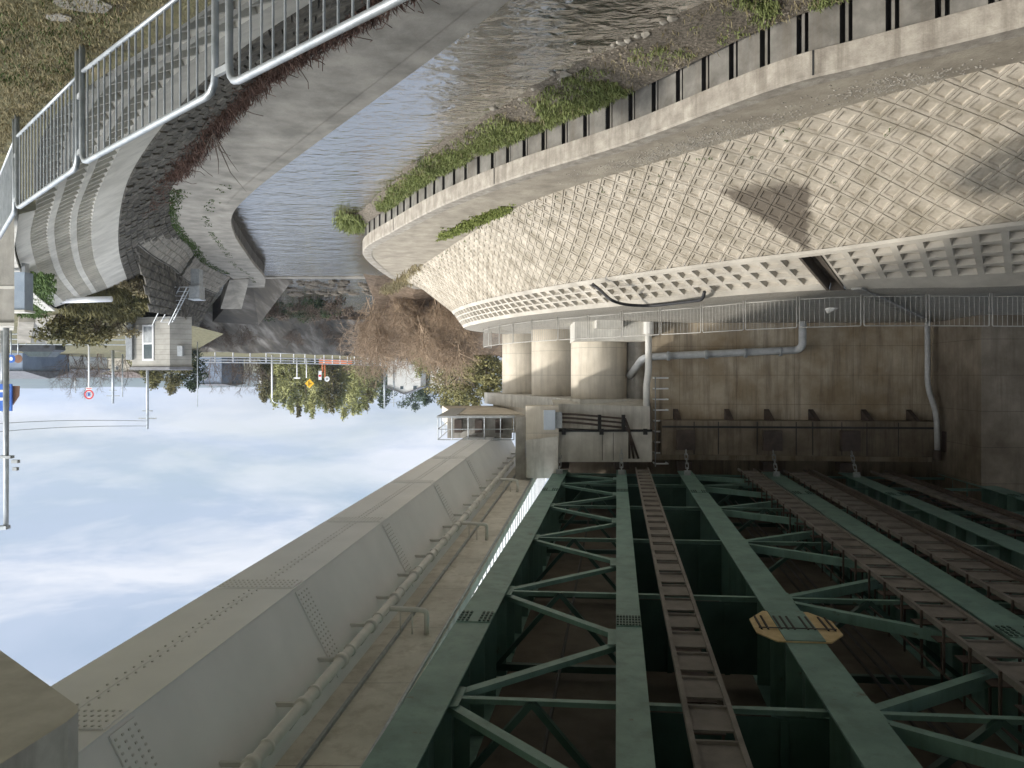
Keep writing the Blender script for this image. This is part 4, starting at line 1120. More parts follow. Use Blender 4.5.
for z0, z1, m_, nm in ((-2.85,-1.9,mt_galvd,'door_panel'),(-1.8,-.95,mt_glass,'glass_pane')):
    mb = MB(); a, b_ = dA.lerp(dB,.12)+dn_*.5, dA.lerp(dB,.88)+dn_*.5; mb.hexa([a+V(0,0,z0), b_+V(0,0,z0), b_-dn_+V(0,0,z0), a-dn_+V(0,0,z0), a+V(0,0,z1), b_+V(0,0,z1), b_-dn_+V(0,0,z1), a-dn_+V(0,0,z1)]); obj(nm, mb, m_, d_)
mb = MB(); mb.box(22.45,22.8,45.4,45.8,-3.2,-.9); obj('corner_post', mb, mt_galvd, t)
mb = MB(); mb.box(19.15,19.45,44.66,44.95,-1.7,-1.1); obj('wall_vent', mb, mt_galvd, t)
t = thing('caged_ladder', 'galvanised ladder with safety cage climbing from the berm to the gatehouse', 'ladder', (17.4, 40.5, -5.4))
lp0, lp1 = px(190,287,40.2), px(172,322,41.4)
mb = MB()
for dx in (0,.62): mb.tube([lp0+V(dx*.9,0,0), lp1+V(dx,0,0)], .03, 6)
for k in range(9): a = lp0.lerp(lp1,k/8); mb.tube([a, a+V(.58,0,0)], .018, 6)
obj('rung', mb, mt_galvd, t)
mb = MB()
for dx in (-.1,.75):
    mb.tube([lp0+V(dx,-.7,.1), lp1+V(dx,-.7,.2)], .028, 6)
    for k in range(4): a = lp0.lerp(lp1,k/3.2); mb.tube([a+V(dx,0,0), a+V(dx,-.7,.1)], .022, 6)
obj('guard_rail', mb, mt_galvd, t)
t = thing('gate_cabinet', 'small grey metal cabinet at the foot of the caged ladder', 'cabinet', (17, 40.8, -5.4))
mb = MB(); a, b_ = px(200.5,286,40.6), px(190,298.5,40.6); mb.box(a.x, b_.x, 40.4, 41.1, a.z, b_.z); obj('body', mb, mt_galvd, t)
mb = MB(); mb.box(a.x-.04, b_.x+.04, 40.35, 41.15, b_.z+.001, b_.z+.07); obj('lid', mb, mt_galv, t)
mb = MB(); mb.box(a.x+.05, b_.x-.05, 40.5, 41.0, a.z-.9, a.z-.001); obj('stand', mb, mt_galvd, t)

# ------------------------------------------------------------------ far levee closing the valley
mb = MB()
top = [V(45,86,-2.6), V(36,87,-2.6), V(27,95,-2.6), V(21,112,-2.6), V(17,126,-2.6), V(12,137,-2.6)]
foot = [V(42,76,-6.4), V(34,76,-6.2), V(26,84,-6.6), V(20.5,97,-7.0), V(15.0,104,-7.4), V(8,110,-7.4)]
dt, df = dense(top), dense(foot)
mb.rows([[a.lerp(b, k/6) + V(0,0,.18*noise.noise(a.lerp(b,k/6)*.5)) for a, b in zip(df, dt)] for k in range(7)])
solo('levee_slope', mb, mt_levee, 'weathered grey levee slope below the far white guardrail', 'levee', kind='structure')
mb = slab_on([pz(251,277,-7.38), pz(292,280,-7.38), px(258,325,68), px(212,322,60)], 1.4)
solo('bank_slab', mb, mt_levee, 'sloping grey concrete bank slab beyond the near berm', 'bank', kind='structure')
mb = MB(); mb.box(9.5,21,57.7,58.6,-8.2,-7.33)
solo('river_weir', mb, mt_lbank, 'low concrete weir across the river at the bend', 'weir')
mb = MB()
for _ in range(60):
    p = V(rng.uniform(12,24), rng.uniform(60,72), -7.36); mb.stone(p, rng.uniform(.15,.5), .5)
solo('rapids_stones', mb, mt_shoal, 'dark stones in the shallow water behind the weir', 'stones', kind='stuff')
# white guardrail on the levee
gt = dense(top, 10)[6:]
t = thing('guardrail', 'white tubular guardrail along the top of the far levee', 'guardrail', (24, 104, -2.6))
mb = MB()
for z in (.55,.85,1.15): mb.tube([p + V(0,0,z) for p in gt], .07, 6)
obj('rail', mb, mt_sgnw, t)
mb = MB()
for p, d in walk(gt, 2.0): mb.tube([p, p + V(0,0,1.2)], .07, 6)
obj('post', mb, mt_sgnw, t)
t = thing('barrier_board', 'orange construction barrier board at the end of the white guardrail', 'barrier', (18, 123, -2.6))
mb = MB(); p = px(335,362.5,121); mb.box(p.x-2.6,p.x+2.6,p.y,p.y+.1,p.z-.45,p.z+.3); obj('board', mb, mt_orange, t)
mb = MB(); mb.box(p.x-2.4,p.x-2.3,p.y+.11,p.y+.25,-2.7,p.z+.3); mb.box(p.x+2.3,p.x+2.4,p.y+.11,p.y+.25,-2.7,p.z+.3); obj('leg', mb, mt_sgnw, t)

# ------------------------------------------------------------------ signs, poles, wires
def pole(name, label, cat, x, y0, y1, Y, r, mat=None, group=None, base=None):
    a, b_ = px(x, y0, Y), px(x, y1, Y); a.z = base if base is not None else -3.21
    t = thing(name, label, cat, a, group)
    mb = MB(); mb.tube([a, V(a.x, a.y, b_.z)], [r, r*.75], 8); obj('pole', mb, mat or mt_galv, t, smooth=True)
    return t, V(a.x, a.y, b_.z)
def disc(mb, c, r, th, n=28, r0=0):
    c = Vector(c)
    if r0:
        for k in range(n):
            a, b_ = 6.2832*k/n, 6.2832*(k+1)/n
            p = [c + V(q*math.cos(w), 0, q*math.sin(w)) for q, w in ((r0,a),(r,a),(r,b_),(r0,b_))]; mb.prism(p, (0,th,0))
    else: mb.prism([c + V(r*math.cos(6.2832*k/n), 0, r*math.sin(6.2832*k/n)) for k in range(n)], (0, th, 0))
def digits(mb, txt, c, h, th=.02):
    seg = {'a':(0,1,1,1),'b':(1,.5,1,1),'c':(1,0,1,.5),'d':(0,0,1,0),'e':(0,0,0,.5),'f':(0,.5,0,1),'g':(0,.5,1,.5)}
    M_ = {'3':'abcdg','0':'abcdef','4':'bcfg'}
    w = h*.5; x0 = c.x - (len(txt)*w*1.35 - w*.35)/2
    for i, ch in enumerate(txt):
        for s in M_[ch]:
            a, b_, e, f_ = seg[s]; p = V(x0 + i*w*1.35 + a*w, c.y, c.z - h/2 + b_*h); q = V(x0 + i*w*1.35 + e*w, c.y, c.z - h/2 + f_*h)
            mb.beam(p, q, .03, h*.11, up=(0,0,1) if abs(p.z-q.z) < 1e-6 else (1,0,0))
t, e = pole('speed_sign', 'round red and white speed limit sign on a slim white pole', 'road sign', 88.5, 350, 396, 60, .08, mt_sgnw)
c = px(88.5, 394.5, 59.8)
mb = MB(); disc(mb, c, .36, .03); f_ = obj('sign_face', mb, mt_sgnw, t)
mb = MB(); disc(mb, c - V(0,.012,0), .37, .03, r0=.27); obj('red_ring', mb, mt_red, f_)
mb = MB(); digits(mb, '30', c - V(0,.03,0), .27); obj('numeral', mb, mt_blue, f_)
p = px(88.5, 388.5, 59.8); mb = MB(); mb.box(p.x-.25,p.x+.25,p.y,p.y+.03,p.z-.09,p.z+.09); obj('plate', mb, mt_sgnw, t)
mb = MB(); mb.box(p.x-.2,p.x+.2,p.y-.01,p.y-.001,p.z-.025,p.z+.025); obj('plate_text', mb, mt_red, t)
t, e = pole('warning_sign', 'yellow diamond warning sign on a bent white pole by the levee guardrail', 'road sign', 306, 362, 378, 122, .1, mt_sgnw, base=-2.7)
c = px(309, 383.5, 121.8); mb = MB(); mb.prism([c+V(-.75,0,0), c+V(0,0,-.75), c+V(.75,0,0), c+V(0,0,.75)], (0,.05,0)); obj('sign_face', mb, mt_yel, t)
mb = MB(); mb.beam(c+V(.1,-.02,-.35), c+V(.1,-.02,.35), .1, .03, up=(0,1,0)); mb.beam(c+V(-.3,-.02,.02), c+V(.15,-.02,.1), .1, .03, up=(0,1,0)); obj('symbol', mb, mt_black, t)
t, e = pole('notice_sign', 'narrow upright white sign with a red band on an orange post', 'road sign', 322, 362, 372, 123, .14, mt_orange, base=-2.7)
c = px(319.5, 375.5, 122.7); mb = MB(); mb.box(c.x-.26,c.x+.26,c.y,c.y+.06,c.z-.75,c.z+.7); f_ = obj('sign_face', mb, mt_sgnw, t)
mb = MB(); mb.box(c.x-.2,c.x+.2,c.y-.02,c.y-.002,c.z-.1,c.z+.2); obj('red_band', mb, mt_red, f_)
t, e = pole('round_sign', 'round pale sign on an orange post right of the narrow white sign', 'road sign', 324.5, 362, 378, 123, .12, mt_orange, base=-2.7)
t['label'] = 'round pale sign on an orange post beside the narrow white notice sign'
c = px(326.5, 379, 122.7); mb = MB(); disc(mb, c, .42, .05); f_ = obj('sign_face', mb, mt_sgnw, t)
mb = MB(); disc(mb, c - V(0,.012,0), .2, .03); obj('symbol', mb, mt_galvd, f_)
t, e = pole('street_light', 'slender street light pole rising in front of the bamboo grove', 'street light', 271.5, 358, 398, 104, .14, mt_sgnw, base=-2.7)
mb = MB(); mb.tube(bend([e, e+V(-.15,0,.5), e+V(-.9,0,.75)], .3), .08, 6); obj('arm', mb, mt_galv, t)
mb = MB(); mb.beam(e+V(-.9,0,.75), e+V(-1.5,0,.8), .25, .12); obj('lamp_head', mb, mt_galvd, t)
t, e = pole('traffic_camera_post', 'short white post with a cross plate in front of the bamboo', 'post', 296.5, 360, 378, 118, .1, mt_sgnw, base=-2.7)
mb = MB(); mb.box(e.x-.5,e.x+.5,e.y-.05,e.y+.05,e.z-.1,e.z+.12); obj('cross_plate', mb, mt_sgnw, t)
poles = []
for (x, y0, y1, Y, r, lab) in ((147,368,429,62,.13,'tall utility pole behind the gatehouse roof carrying the wires'), (112.5,370,403.5,85,.16,'grey utility pole halfway between the speed sign and the gatehouse'), (122,372,397,100,.1,'thin faint pole just beside the grey utility pole'), (75,376,393,130,.14,'distant thin pole beside the speed sign'), (197,375,407,70,.05,'very thin mast past the gatehouse corner'), (393,388,407,150,.14,'distant pole by the white house gable'), (384,380,408,150,.2,'distant pale pole beside the white house')):
    t, e = pole('utility_pole', lab, 'utility pole', x, y0, y1, Y, r); poles.append(e)
    if r > .12:
        mb = MB(); mb.box(e.x-.7,e.x+.7,e.y-.05,e.y+.05,e.z-.9,e.z-.8); mb.box(e.x-.4,e.x+.4,e.y-.05,e.y+.05,e.z-1.5,e.z-1.42); obj('cross_arm', mb, mt_galvd, t)
for i, (ya, yb) in enumerate(((421,436),(426,447))):
    mb = MB(); a, b_ = px(146, ya, 62), px(-140, yb, 40); pts = [a.lerp(b_, k/16) - V(0,0,.35*math.sin(math.pi*k/16)) for k in range(17)]; mb.tube(pts, .022, 5)
    solo('overhead_wire', mb, mt_galvd, ('upper thin wire running from the utility pole across the sky', 'lower thin wire running from the utility pole across the sky')[1-i], 'wire')
t, e = pole('direction_sign', 'tall blue and white direction board at the roadside behind the lamp post', 'road sign', 2, 355, 412, 40, .1, mt_galv)
c0_, c1_ = px(11.5, 384, 39.8), px(-30, 411, 39.8)
mb = MB(); mb.box(c0_.x, c1_.x, 39.75, 39.85, c0_.z, c1_.z); f_ = obj('sign_face', mb, mt_blue, t)
mb = MB()
for k in range(4): mb.box(c0_.x+.10, c0_.x+.28, 39.73, 39.749, c0_.z+.12+k*.3, c0_.z+.3+k*.3)
mb.box(c0_.x+.36, c0_.x+1.6, 39.73, 39.749, c0_.z+.3, c0_.z+.42); mb.box(c0_.x+.36, c0_.x+1.2, 39.73, 39.749, c0_.z+.7, c0_.z+.85); obj('arrow_mark', mb, mt_sgnw, f_)
mb = MB(); p = px(19, 386, 39.9); mb.prism([px(11.6,386,39.95), px(18.5,386,39.95), px(18,396,39.95), px(12,405,39.95)], (0,.08,0)); obj('side_board', mb, mt_sgnbr, t)
t, e = pole('round_sign', 'small round blue sign by the road behind the concrete slabs', 'road sign', 10.5, 340, 358.5, 50, .05, mt_galv)
mb = MB(); disc(mb, px(10.5,358.8,49.8), .26, .04); f_ = obj('sign_face', mb, mt_blue, t)
mb = MB(); disc(mb, px(10.5,358.8,49.78)-V(0,0,0), .12, .018); obj('symbol', mb, mt_sgnw, f_)
t, e = pole('round_sign', 'small round brown sign back beside the blue one', 'road sign', 17.5, 340, 358.5, 50.5, .05, mt_galv)
mb = MB(); disc(mb, px(17.5,358.8,50.3), .27, .04); obj('sign_face', mb, mt_sgnbr, t)
# roadside fence and car on the far left
t = thing('roadside_fence', 'pale pipe fence by the road behind the shrub mound', 'fence', (24, 52, -3.2))
mb = MB(); P0, P1 = V(37,52,-2.1), V(23.0,54,-2.1)
for z in (0,-.35,-.7): mb.tube([P0+V(0,0,z), P1+V(0,0,z)], .04, 6)
obj('rail', mb, mt_galv, t)
mb = MB()
for k in range(12): a = P0.lerp(P1,k/11); mb.tube([a+V(0,0,-1.1), a+V(0,0,.03)], .045, 6)
obj('post', mb, mt_galv, t)
cp = px(38, 349, 75); cp.z = -3.2
t = thing('parked_car', 'dark car parked by the road in front of the long white house', 'car', cp)
def carpart(prof, w, z0): 
    mb = MB(); mb.prism([(cp.x+a, cp.y-w/2, -3.2+b_) for a, b_ in prof], (0,w,0)); return mb
obj('body', carpart([(-2.1,.3),(2.1,.3),(2.15,.8),(1.2,.92),(-1.9,.95),(-2.15,.75)], 1.7, 0), mt_car, t)
obj('cabin', carpart([(-1.8,.951),(1.15,.921),(.5,1.42),(-1.3,1.45)], 1.5, 0), mt_glass, t)
for dx in (-1.3, 1.35):
    mb = MB(); disc(mb, V(cp.x+dx, cp.y-.87, -2.88), .32, 1.74, 16); obj('wheel', mb, mt_tyre, t)

# ------------------------------------------------------------------ houses
def house(label, x0, x1, y_eave, y_ridge, Y, wallm, roofm, wins, depth=8, gable='x'):
    a, b_ = px(x1, HORIZ, Y).x, px(x0, HORIZ, Y).x
    ze, zr = px(0, y_eave, Y).z, px(0, y_ridge, Y).z; z0 = -3.1
    t = thing('house', label, 'house', ((a+b_)/2, Y, z0))
    mb = MB()
    if gable == 'x':
        mb.prism([(a,Y,z0),(b_,Y,z0),(b_,Y,ze),((a+b_)/2,Y,zr-.05),(a,Y,ze)], (0,depth,0))
    else: mb.box(a,b_,Y,Y+depth,z0,ze)
    obj('wall', mb, wallm, t)
    mb = MB(); e = .35; m = (a+b_)/2
    if gable == 'x':
        k = (zr-ze)/((b_-a)/2)
        mb.hexa([(a-e,Y-e,ze-e*k),(m,Y-e,zr),(m,Y+depth+e,zr),(a-e,Y+depth+e,ze-e*k),(a-e,Y-e,ze-e*k+.2),(m,Y-e,zr+.2),(m,Y+depth+e,zr+.2),(a-e,Y+depth+e,ze-e*k+.2)])
        mb.hexa([(m,Y-e,zr),(b_+e,Y-e,ze-e*k),(b_+e,Y+depth+e,ze-e*k),(m,Y+depth+e,zr),(m,Y-e,zr+.2),(b_+e,Y-e,ze-e*k+.2),(b_+e,Y+depth+e,ze-e*k+.2),(m,Y+depth+e,zr+.2)])
    else:
        mb.prism([(a-e,Y-e,ze+.002),(a-e,Y+depth/2,zr),(a-e,Y+depth+e,ze+.002)], (b_-a+2*e,0,0))
    recalc(obj('roof', mb, roofm, t))
    for (wx0, wx1, wy0, wy1) in wins:
        p, q = px(wx1, wy0, Y), px(wx0, wy1, Y)
        mb = MB(); mb.box(p.x,q.x,Y-.06,Y-.003,p.z,q.z); w = obj('window', mb, mt_frame, t)
        mb = MB(); mb.box(p.x+.06,q.x-.06,Y-.075,Y-.061,p.z+.06,q.z-.06); obj('pane', mb, mt_glass, w)
house('small white house with a shallow gable and two dark windows among the trees', 387, 420, 387, 393.5, 150, mt_wallw, mt_roofg, [(399.5,403,386,389.5),(412.5,416.5,385.5,390)], 9)
house('low white house partly hidden behind the bare thicket', 430, 446, 388, 393, 165, mt_wallw, mt_roofb, [(434,437,385,388)], 8)
house('long white low house with a gable beside the dark car', 22, 62, 369, 377, 110, mt_wallw, mt_roofg, [(47,52,363,367)], 12)
house('long grey shed with a flat dark roof beside the white gable house', 57, 105, 374.5, 377.5, 140, mt_wallb, mt_roofg, [(70,74,370,373),(85,89,370,373)], 12, gable='y')
house('slate blue house behind the small round signs', -30, 22, 371, 379, 95, mt_wallg, mt_roofg, [(2,7,362,367)], 10, gable='y')
house('beige house with brown roof just left of the gatehouse roof', 108, 132, 372, 378, 130, mt_wallb, mt_roofb, [(115,118,366,370)], 10, gable='y')
bpy.data.objects['house.005']['label'] = 'beige house with a brown roof between the speed sign and the gatehouse'
house('grey blue two storey house with a flat dark eave beyond the gatehouse', 197, 221, 384, 386.5, 120, mt_wallg, mt_roofg, [(202,206,376,380)], 10, gable='y')
house('pale blue roofed shed standing by the bamboo edge', 259, 267, 386, 391, 150, mt_wallw, mt_panelb, [(261,264,382,385)], 6, gable='y')

# ------------------------------------------------------------------ vegetation
def leaf_cloud(mb, blobs, n, size, droop=0):
    for _ in range(n):
        c, r = rng.choice(blobs)
        d = V(rng.gauss(0,1), rng.gauss(0,1), rng.gauss(0,1)).normalized() * (rng.random()**.45)
        p = Vector(c) + V(d.x*r[0], d.y*r[1], d.z*r[2])
        a = V(rng.gauss(0,1), rng.gauss(0,1), rng.gauss(0,.7) - droop).normalized(); b_ = a.cross(V(rng.gauss(0,1), rng.gauss(0,1), rng.gauss(0,1))).normalized()
        s = size*rng.uniform(.5,1.3)
        mb.quad(p - b_*s*.32, p + a*s*.5 - b_*s*.1 , p + a*s, p + a*s*.5 + b_*s*.42)
def make_tree(label, base, h, w, leafm, n, size, trunk_h=.25, nb=14, group=None, kind='round', cat='tree', name='tree'):
    base = Vector(base); t = thing(name, label, cat, base, group)
    mb = MB(); top = base + V(rng.uniform(-.3,.3), 0, h*.85)
    mb.tube([base - V(0,0,.1), base + V(.05*h*.3,0,h*.35), top], [h*.028+.03, h*.02+.02, .02], 7)
    for k in range(7):
        f0 = rng.uniform(trunk_h, .75); a = rng.random()*6.283; p = base.lerp(top, f0)
        mb.tube([p, p + V(math.cos(a)*w*.25, math.sin(a)*w*.25, h*.1), p + V(math.cos(a)*w*.42, math.sin(a)*w*.42, h*.22)], [h*.012+.012, .02, .01], 5)
    obj('trunk', mb, mt_bark, t)
    blobs = []
    for k in range(nb):
        f0 = trunk_h + (1-trunk_h)*((k+.5)/nb)
        rr = w*.5*(math.sin(math.pi*min(1, .15+.85*(f0-trunk_h)/(1-trunk_h)))**.6 if kind == 'round' else (1.02-f0)**.7*1.15)
        a = rng.random()*6.283; q = rr*rng.uniform(.2,.7)
        blobs.append((base + V(q*math.cos(a), q*math.sin(a), h*f0), (rr*.55+.1, rr*.55+.1, h*.09+.1)))
    mb = MB(); leaf_cloud(mb, blobs, n, size); obj('crown', mb, leafm, t)
    return t
def twig_shrub(mb, h, w, n, levels=3):
    def br(p, d, L, r, lv):
        q = p + d*L*.5 + V(rng.gauss(0,.05),rng.gauss(0,.05),0)*L; e = q + (d + V(rng.gauss(0,.22),rng.gauss(0,.22),rng.gauss(0,.1))).normalized()*L*.5
        mb.tube([p, q, e], [r, r*.75, r*.4], 3, caps=False)
        if lv == 0: return
        for k in range(5):
            s = rng.uniform(.25,1); o = p.lerp(q, s*2) if s < .5 else q.lerp(e, s*2-1)
            dd = (d*.7 + V(rng.gauss(0,.6), rng.gauss(0,.6), rng.gauss(.05,.4))).normalized()
            br(o, dd, L*rng.uniform(.35,.6), max(.006, r*.5), lv-1)
    for k in range(n):
        a = rng.random()*6.283; d = V(math.cos(a)*w/h*.6*rng.random(), math.sin(a)*w/h*.6*rng.random(), 1).normalized()
        br(V(rng.gauss(0,.2),rng.gauss(0,.2),0), d, h*rng.uniform(.6,1), .018*h/2+.008, levels)
# brown bare thicket at the end of the opposite bank
protos = []
for k, (m_, lab) in enumerate(((mt_twig,'bare brown shrub in the thicket at the end of the opposite bank'),)*3):
    t = thing('bare_shrub', lab, 'shrub', (0,0,0), 'bare brown shrubs of the riverbank thicket'); mb = MB(); twig_shrub(mb, 3.0, 3.6, 9); obj('branches', mb, m_, t); protos.append(t)
spots = []
for _ in range(74):
    x = rng.uniform(362, 478); yb = rng.uniform(288, 338); Y = rng.uniform(52, 70)
    p = px(x, yb, Y)
    spots.append((p.x, Y, max(-6.6, min(-2.6, p.z - .8)), rng.uniform(.45, 1.5), x))
for i, (x, y, z, s, xp) in enumerate(spots):
    z = min(z, (.05 if xp < 432 else 1.0) - 3.3*s) if z + 3.3*s > (.05 if xp < 432 else 1.0) else z
    if i < 3: protos[i].location = (x, y, z); protos[i].scale = (s,)*3; ROOTLOC[protos[i].name] = V(x,y,z)
    else: dup(protos[i % 3], (x, y, z), rng.random()*6.28, s)
mb = MB()
mb.rows([[V(-2 + i*1.0, 50.5 + j*3 + (i*.1), -6.8 + j*.85 + .5*noise.noise(V(i*.5, j*.7, 2))) for i in range(13)] for j in range(7)])
solo('thicket_mound', mb, mt_leaflit, 'brown earth bank under the bare thicket', 'bank', kind='structure')
pb = thing('low_brush', 'low leafless brush scattered along the foot of the far levee', 'brush', (0,0,0), 'low brush along the levee foot'); mb = MB(); twig_shrub(mb, 1.3, 3.0, 9); obj('branches', mb, mt_twigd, pb)
for i in range(26):
    k = rng.uniform(1.2, 5); v = rng.uniform(0, .55)
    p = cr(foot, k).lerp(cr(top, k), v)
    if i == 0: pb.location = p
    else: dup(pb, p, rng.random()*6.28, rng.uniform(.8, 1.6))
# dark creepers on the near bank slope
mb = MB()
for _ in range(800):
    x = rng.uniform(150, 262); yy = 205 - (x-150)*1.08 + rng.gauss(0, 9)
    v = rng.uniform(.35, 1.0); k = rng.uniform(2.2, 6.4)
    p = cr(LB_base, k).lerp(cr(LB_back, k), .48 + .45*rng.random()) + V(0,0,.04)
    d = V(rng.gauss(0,.6), rng.gauss(0,.6), rng.gauss(-.05,.2)).normalized()
    pts = [p]; 
    for q in range(4): pts.append(pts[-1] + d*.09 + V(rng.gauss(0,.08),rng.gauss(0,.08),rng.gauss(-.01,.06)))
    mb.tube(pts, .008, 3, caps=False)
solo('creeper_tangle', mb, mt_twigr, 'reddish brown dead creepers spreading over the near bank slope', 'creepers', kind='stuff')
mb = MB()
for _ in range(1500):
    k = rng.uniform(2.4, 5.6); p = cr(LB_base, k).lerp(cr(LB_back, k), min(1, .80 + rng.gauss(0,.10))) + V(0,0,.06)
    blades(mb, p, .22, 4, .25, .012)
solo('dead_ivy', mb, mt_twigr, 'dull red dead ivy band along the foot of the near slope', 'ivy', kind='stuff')
t = thing('bare_branch', 'dark bare branch hanging over the near berm', 'branch', pz(205,120,-6.3)); mb = MB()
a = pz(212,132,-5.9); 
for dx, dy in ((26,40),(6,42),(-14,38),(34,60),(18,24),(-4,20)):
    b_ = pz(212+dx, 132+dy, -6.4); mb.tube([a, a.lerp(b_,.5)+V(rng.gauss(0,.1),0,.15), b_], [.02,.014,.006], 4)
obj('twigs', mb, mt_twigd, t)
# shrub mound beside the ribbed wall
def bush(label, x, y, Y, w, h, leafm, n, size, base=None, group=None):
    p = px(x, y, Y); z0 = base if base is not None else p.z
    t = thing('bush', label, 'bush', (p.x, Y, z0), group); b0 = V(p.x, Y, z0)
    mb = MB()
    for k in range(9):
        a = rng.random()*6.283; mb.tube([b0, b0 + V(math.cos(a)*w*.2, math.sin(a)*w*.2, h*.45), b0 + V(math.cos(a)*w*.38, math.sin(a)*w*.38, h*.8)], [.04,.025,.01], 5)
    obj('stems', mb, mt_bark, t)
    blobs = [(b0 + V(rng.uniform(-.36,.36)*w, rng.uniform(-.36,.36)*w, h*rng.uniform(.2,.82)), (w*.2, w*.2, h*.16)) for _ in range(12)]
    mb = MB(); leaf_cloud(mb, blobs, n, size); obj('foliage', mb, leafm, t)
bush('olive bush growing nearest the darker concrete slab', 66, 318, 41, 2.8, 2.6, mt_leafo, 2600, .22, -4.2)
bush('dry yellowish bush on top of the shrub mound', 84, 330, 43, 3.0, 2.4, mt_leafo, 2600, .22, -3.9)
bush('olive bush below the white outfall pipe', 96, 308, 42, 3.0, 2.4, mt_leafo, 2200, .22, -4.8)
bush('brownish bush at the mound edge nearest the gatehouse', 112, 326, 44.5, 2.6, 1.7, mt_dry, 1800, .2, -3.8)
bush('low tangled bush in front of the gatehouse wall', 140, 300, 42.5, 3.0, 1.6, mt_leafo, 1800, .2, -4.8)
bush('low dry bush in the hollow between ribbed wall and masonry', 128, 284, 40, 2.6, 1.2, mt_dry, 1500, .2, -5.2)
mb = MB()
P = [(V(22.0,37,-3.25), V(20.0,40,-5.0)), (V(22.6,41,-3.5), V(19.2,41.2,-5.4)), (V(22.3,44.4,-3.3), V(18.6,42.2,-4.8))]
mb.rows([[a.lerp(b_, k/8) + V(0,0,.25*noise.noise(a.lerp(b_,k/8)*.9)) for k in range(9)] + [V(16.8,39.5,-6.3)] for a, b_ in P])
solo('hollow_bank', mb, mt_soil, 'overgrown earth hollow between the ribbed wall and the gatehouse', 'bank', kind='structure')
mb = MB(); 
for _ in range(900):
    s, q = rng.random(), rng.random(); p = P[0][0].lerp(P[0][1],s).lerp(P[2][0].lerp(P[2][1],s), q) + V(0,0,.1); blades(mb, p, .4, 5, .3, .025)
solo('hollow_grass', mb, mt_leafo, 'long dull grass covering the overgrown hollow', 'grass', kind='stuff')
mb = MB()
for _ in range(500):
    p = pz(rng.uniform(24,44), rng.uniform(274,322), -3.15); blades(mb, (p.x,p.y,-3.2), .2, 8, .4, .03)
solo('verge_grass', mb, mt_moss, 'green grass verge beside the blue grey panel', 'grass', kind='stuff')
# vegetation around the weir
for i in range(9):
    x = 266 + i*10 + rng.uniform(-3,3); p = px(x, 300, 76)
    lab = 'dark scrub bush along the water behind the weir'
    t = thing('scrub_bush', lab, 'bush', (p.x, 76 + rng.uniform(-4,5), -7.4), 'dark scrub behind the weir'); mb = MB(); twig_shrub(mb, 2.2, 3.4, 7, 2)
    mb.v = [v + t.location for v in mb.v]; obj('branches', mb, mt_twigd, t)
    mb = MB(); bl_ = [(t.location + V(rng.uniform(-1.2,1.2), rng.uniform(-.8,.8), rng.uniform(.3,1.9)), (.6,.6,.4)) for _ in range(8)]; leaf_cloud(mb, bl_, 900, .2); obj('foliage', mb, mt_leafd if i % 2 else mt_twigd, t)
# trees behind the levee and thicket
for i in range(17):
    x = 264 + i*6.8 + rng.uniform(-2,2); y = 402 + 13*min(1, (x-258)/70) + rng.uniform(-5,4) - max(0, (x-352)*.45); Y = rng.uniform(126, 146)
    y += rng.uniform(-5,4)
    p = px(x, y, Y); make_tree('tall feathery bamboo in the grove behind the guardrail', (p.x, Y, -2.9), p.z+2.9, rng.uniform(4,5.5), mt_leafb if i % 5 else mt_leafo, 2900, .42, .03, 22, 'bamboos of the grove behind the guardrail', name='bamboo', cat='bamboo', kind='plume' if i % 2 else 'round')
for (x, y, Y, w, lab) in ((383,406,170,9,'dark round tree left of the white house roof'),(412,409,185,13,'dark evergreen tree rising behind the white house'),(426,404,180,9,'dark tree between the two white houses')):
    p = px(x, y, Y); make_tree(lab.replace('left of','next to'), (p.x, Y, -3), p.z+3, w, mt_leafd, 2600, .5, .15, 12)
for (x, y, Y, w, lab) in ((446,408,86,6,'yellow green tree at the thicket edge nearest the white houses'),(458,410,80,6,'bushy yellow green tree behind the middle of the thicket'),(472,406,76,5.5,'yellow green tree standing next to the railed platform'),(486,396,70,4.5,'olive tree close against the round columns')):
    p = px(x, y, Y); make_tree(lab, (p.x, Y, -3.2), p.z+3.2, w, mt_leafy, 4200, .30, .1, 16)
p = px(419, 372, 62); make_tree('small green evergreen standing inside the brown thicket', (p.x, 62, -4.2), p.z+4.4, 2.2, mt_weed, 1800, .2, .1, 10)
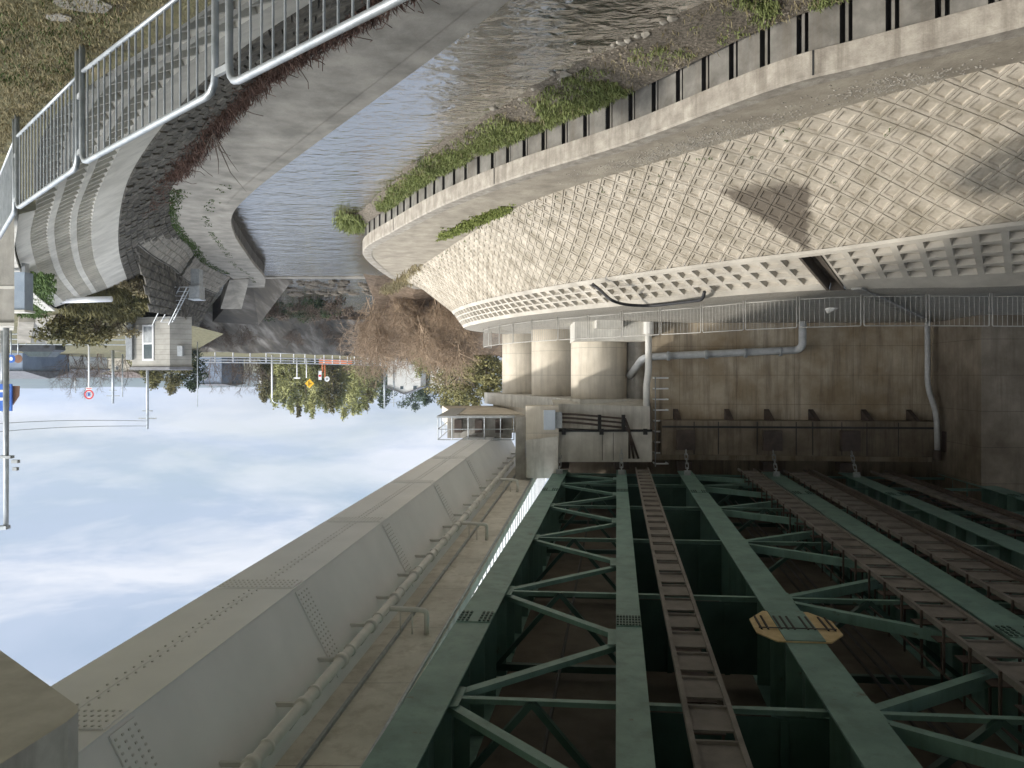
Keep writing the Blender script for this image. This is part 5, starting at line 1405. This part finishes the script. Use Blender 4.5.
for (x, y, Y, w, m_, lab) in ((156,386,78,4.5,mt_leafy,'yellow leaved tree above the gatehouse roof, nearest the utility pole'),(172,392,82,5,mt_leafo,'olive tree above the middle of the gatehouse roof'),(189,389,84,4.5,mt_leafd,'dark green tree above the outer corner of the gatehouse roof')):
    p = px(x, y, Y); make_tree(lab, (p.x, Y, -3.2), p.z+3.2, w, m_, 2600, .3, .1, 12)
pr = thing('bare_tree', 'leafless brown tree in the row beyond the gatehouse', 'tree', (0,0,0), 'leafless trees beyond the gatehouse'); mb = MB(); twig_shrub(mb, 4.6, 5.0, 7); obj('branches', mb, mt_twigd, pr)
for i, (x, Y) in enumerate(((212,115),(220,125),(229,120),(238,118),(246,124),(254,117),(70,100),(84,105),(98,98),(124,110))):
    p = px(x, HORIZ, Y); 
    if i == 0: pr.location = (p.x, Y, -3.1)
    else: dup(pr, (p.x, Y, -3.1), rng.random()*6, rng.uniform(.8,1.15), 'leafless brown tree in the row beyond the gatehouse' if x > 200 else None)
for o in list(COL.objects):
    if o.name.startswith('bare_tree') and o.location.x > 48:
        o['label'] = 'leafless brown tree near the long grey shed'; o['group'] = 'leafless trees near the grey shed'

# distant wooded hills
mb = MB(); ridge = []
for i in range(121):
    x = -1900 + i*36; y = 2100 + 150*math.sin(i*.11)
    h = 34 + 17*noise.noise(V(i*.11,0,0)) + 7*noise.noise(V(i*.4,5,0)) + 2.5*noise.noise(V(i*1.3,9,0))
    ridge.append((x, y, h))
mb.rows([[V(x, y-500, -4) for x, y, h in ridge], [V(x, y-220, h*.5) for x, y, h in ridge], [V(x, y, h) for x, y, h in ridge], [V(x, y+500, -4) for x, y, h in ridge]])
solo('distant_hills', mb, mt_hill, 'low hazy blue hills along the horizon', 'hills', kind='structure')

# thin winter haze between here and the hills
mb = MB(); mb.box(-2600, 2600, -130, 2800, -9.2, 75)
hz = bpy.data.materials.new('haze_air'); hz.use_nodes = True
hn, hl = hz.node_tree.nodes, hz.node_tree.links
hn.remove(hn['Principled BSDF'])
pv = hn.new('ShaderNodeVolumePrincipled'); pv.inputs['Color'].default_value = (.72, .82, 1.0, 1); pv.inputs['Density'].default_value = .00022
hl.new(pv.outputs['Volume'], hn['Material Output'].inputs['Volume'])
solo('haze', mb, hz, 'thin pale blue winter haze over the whole valley', 'haze', kind='stuff')
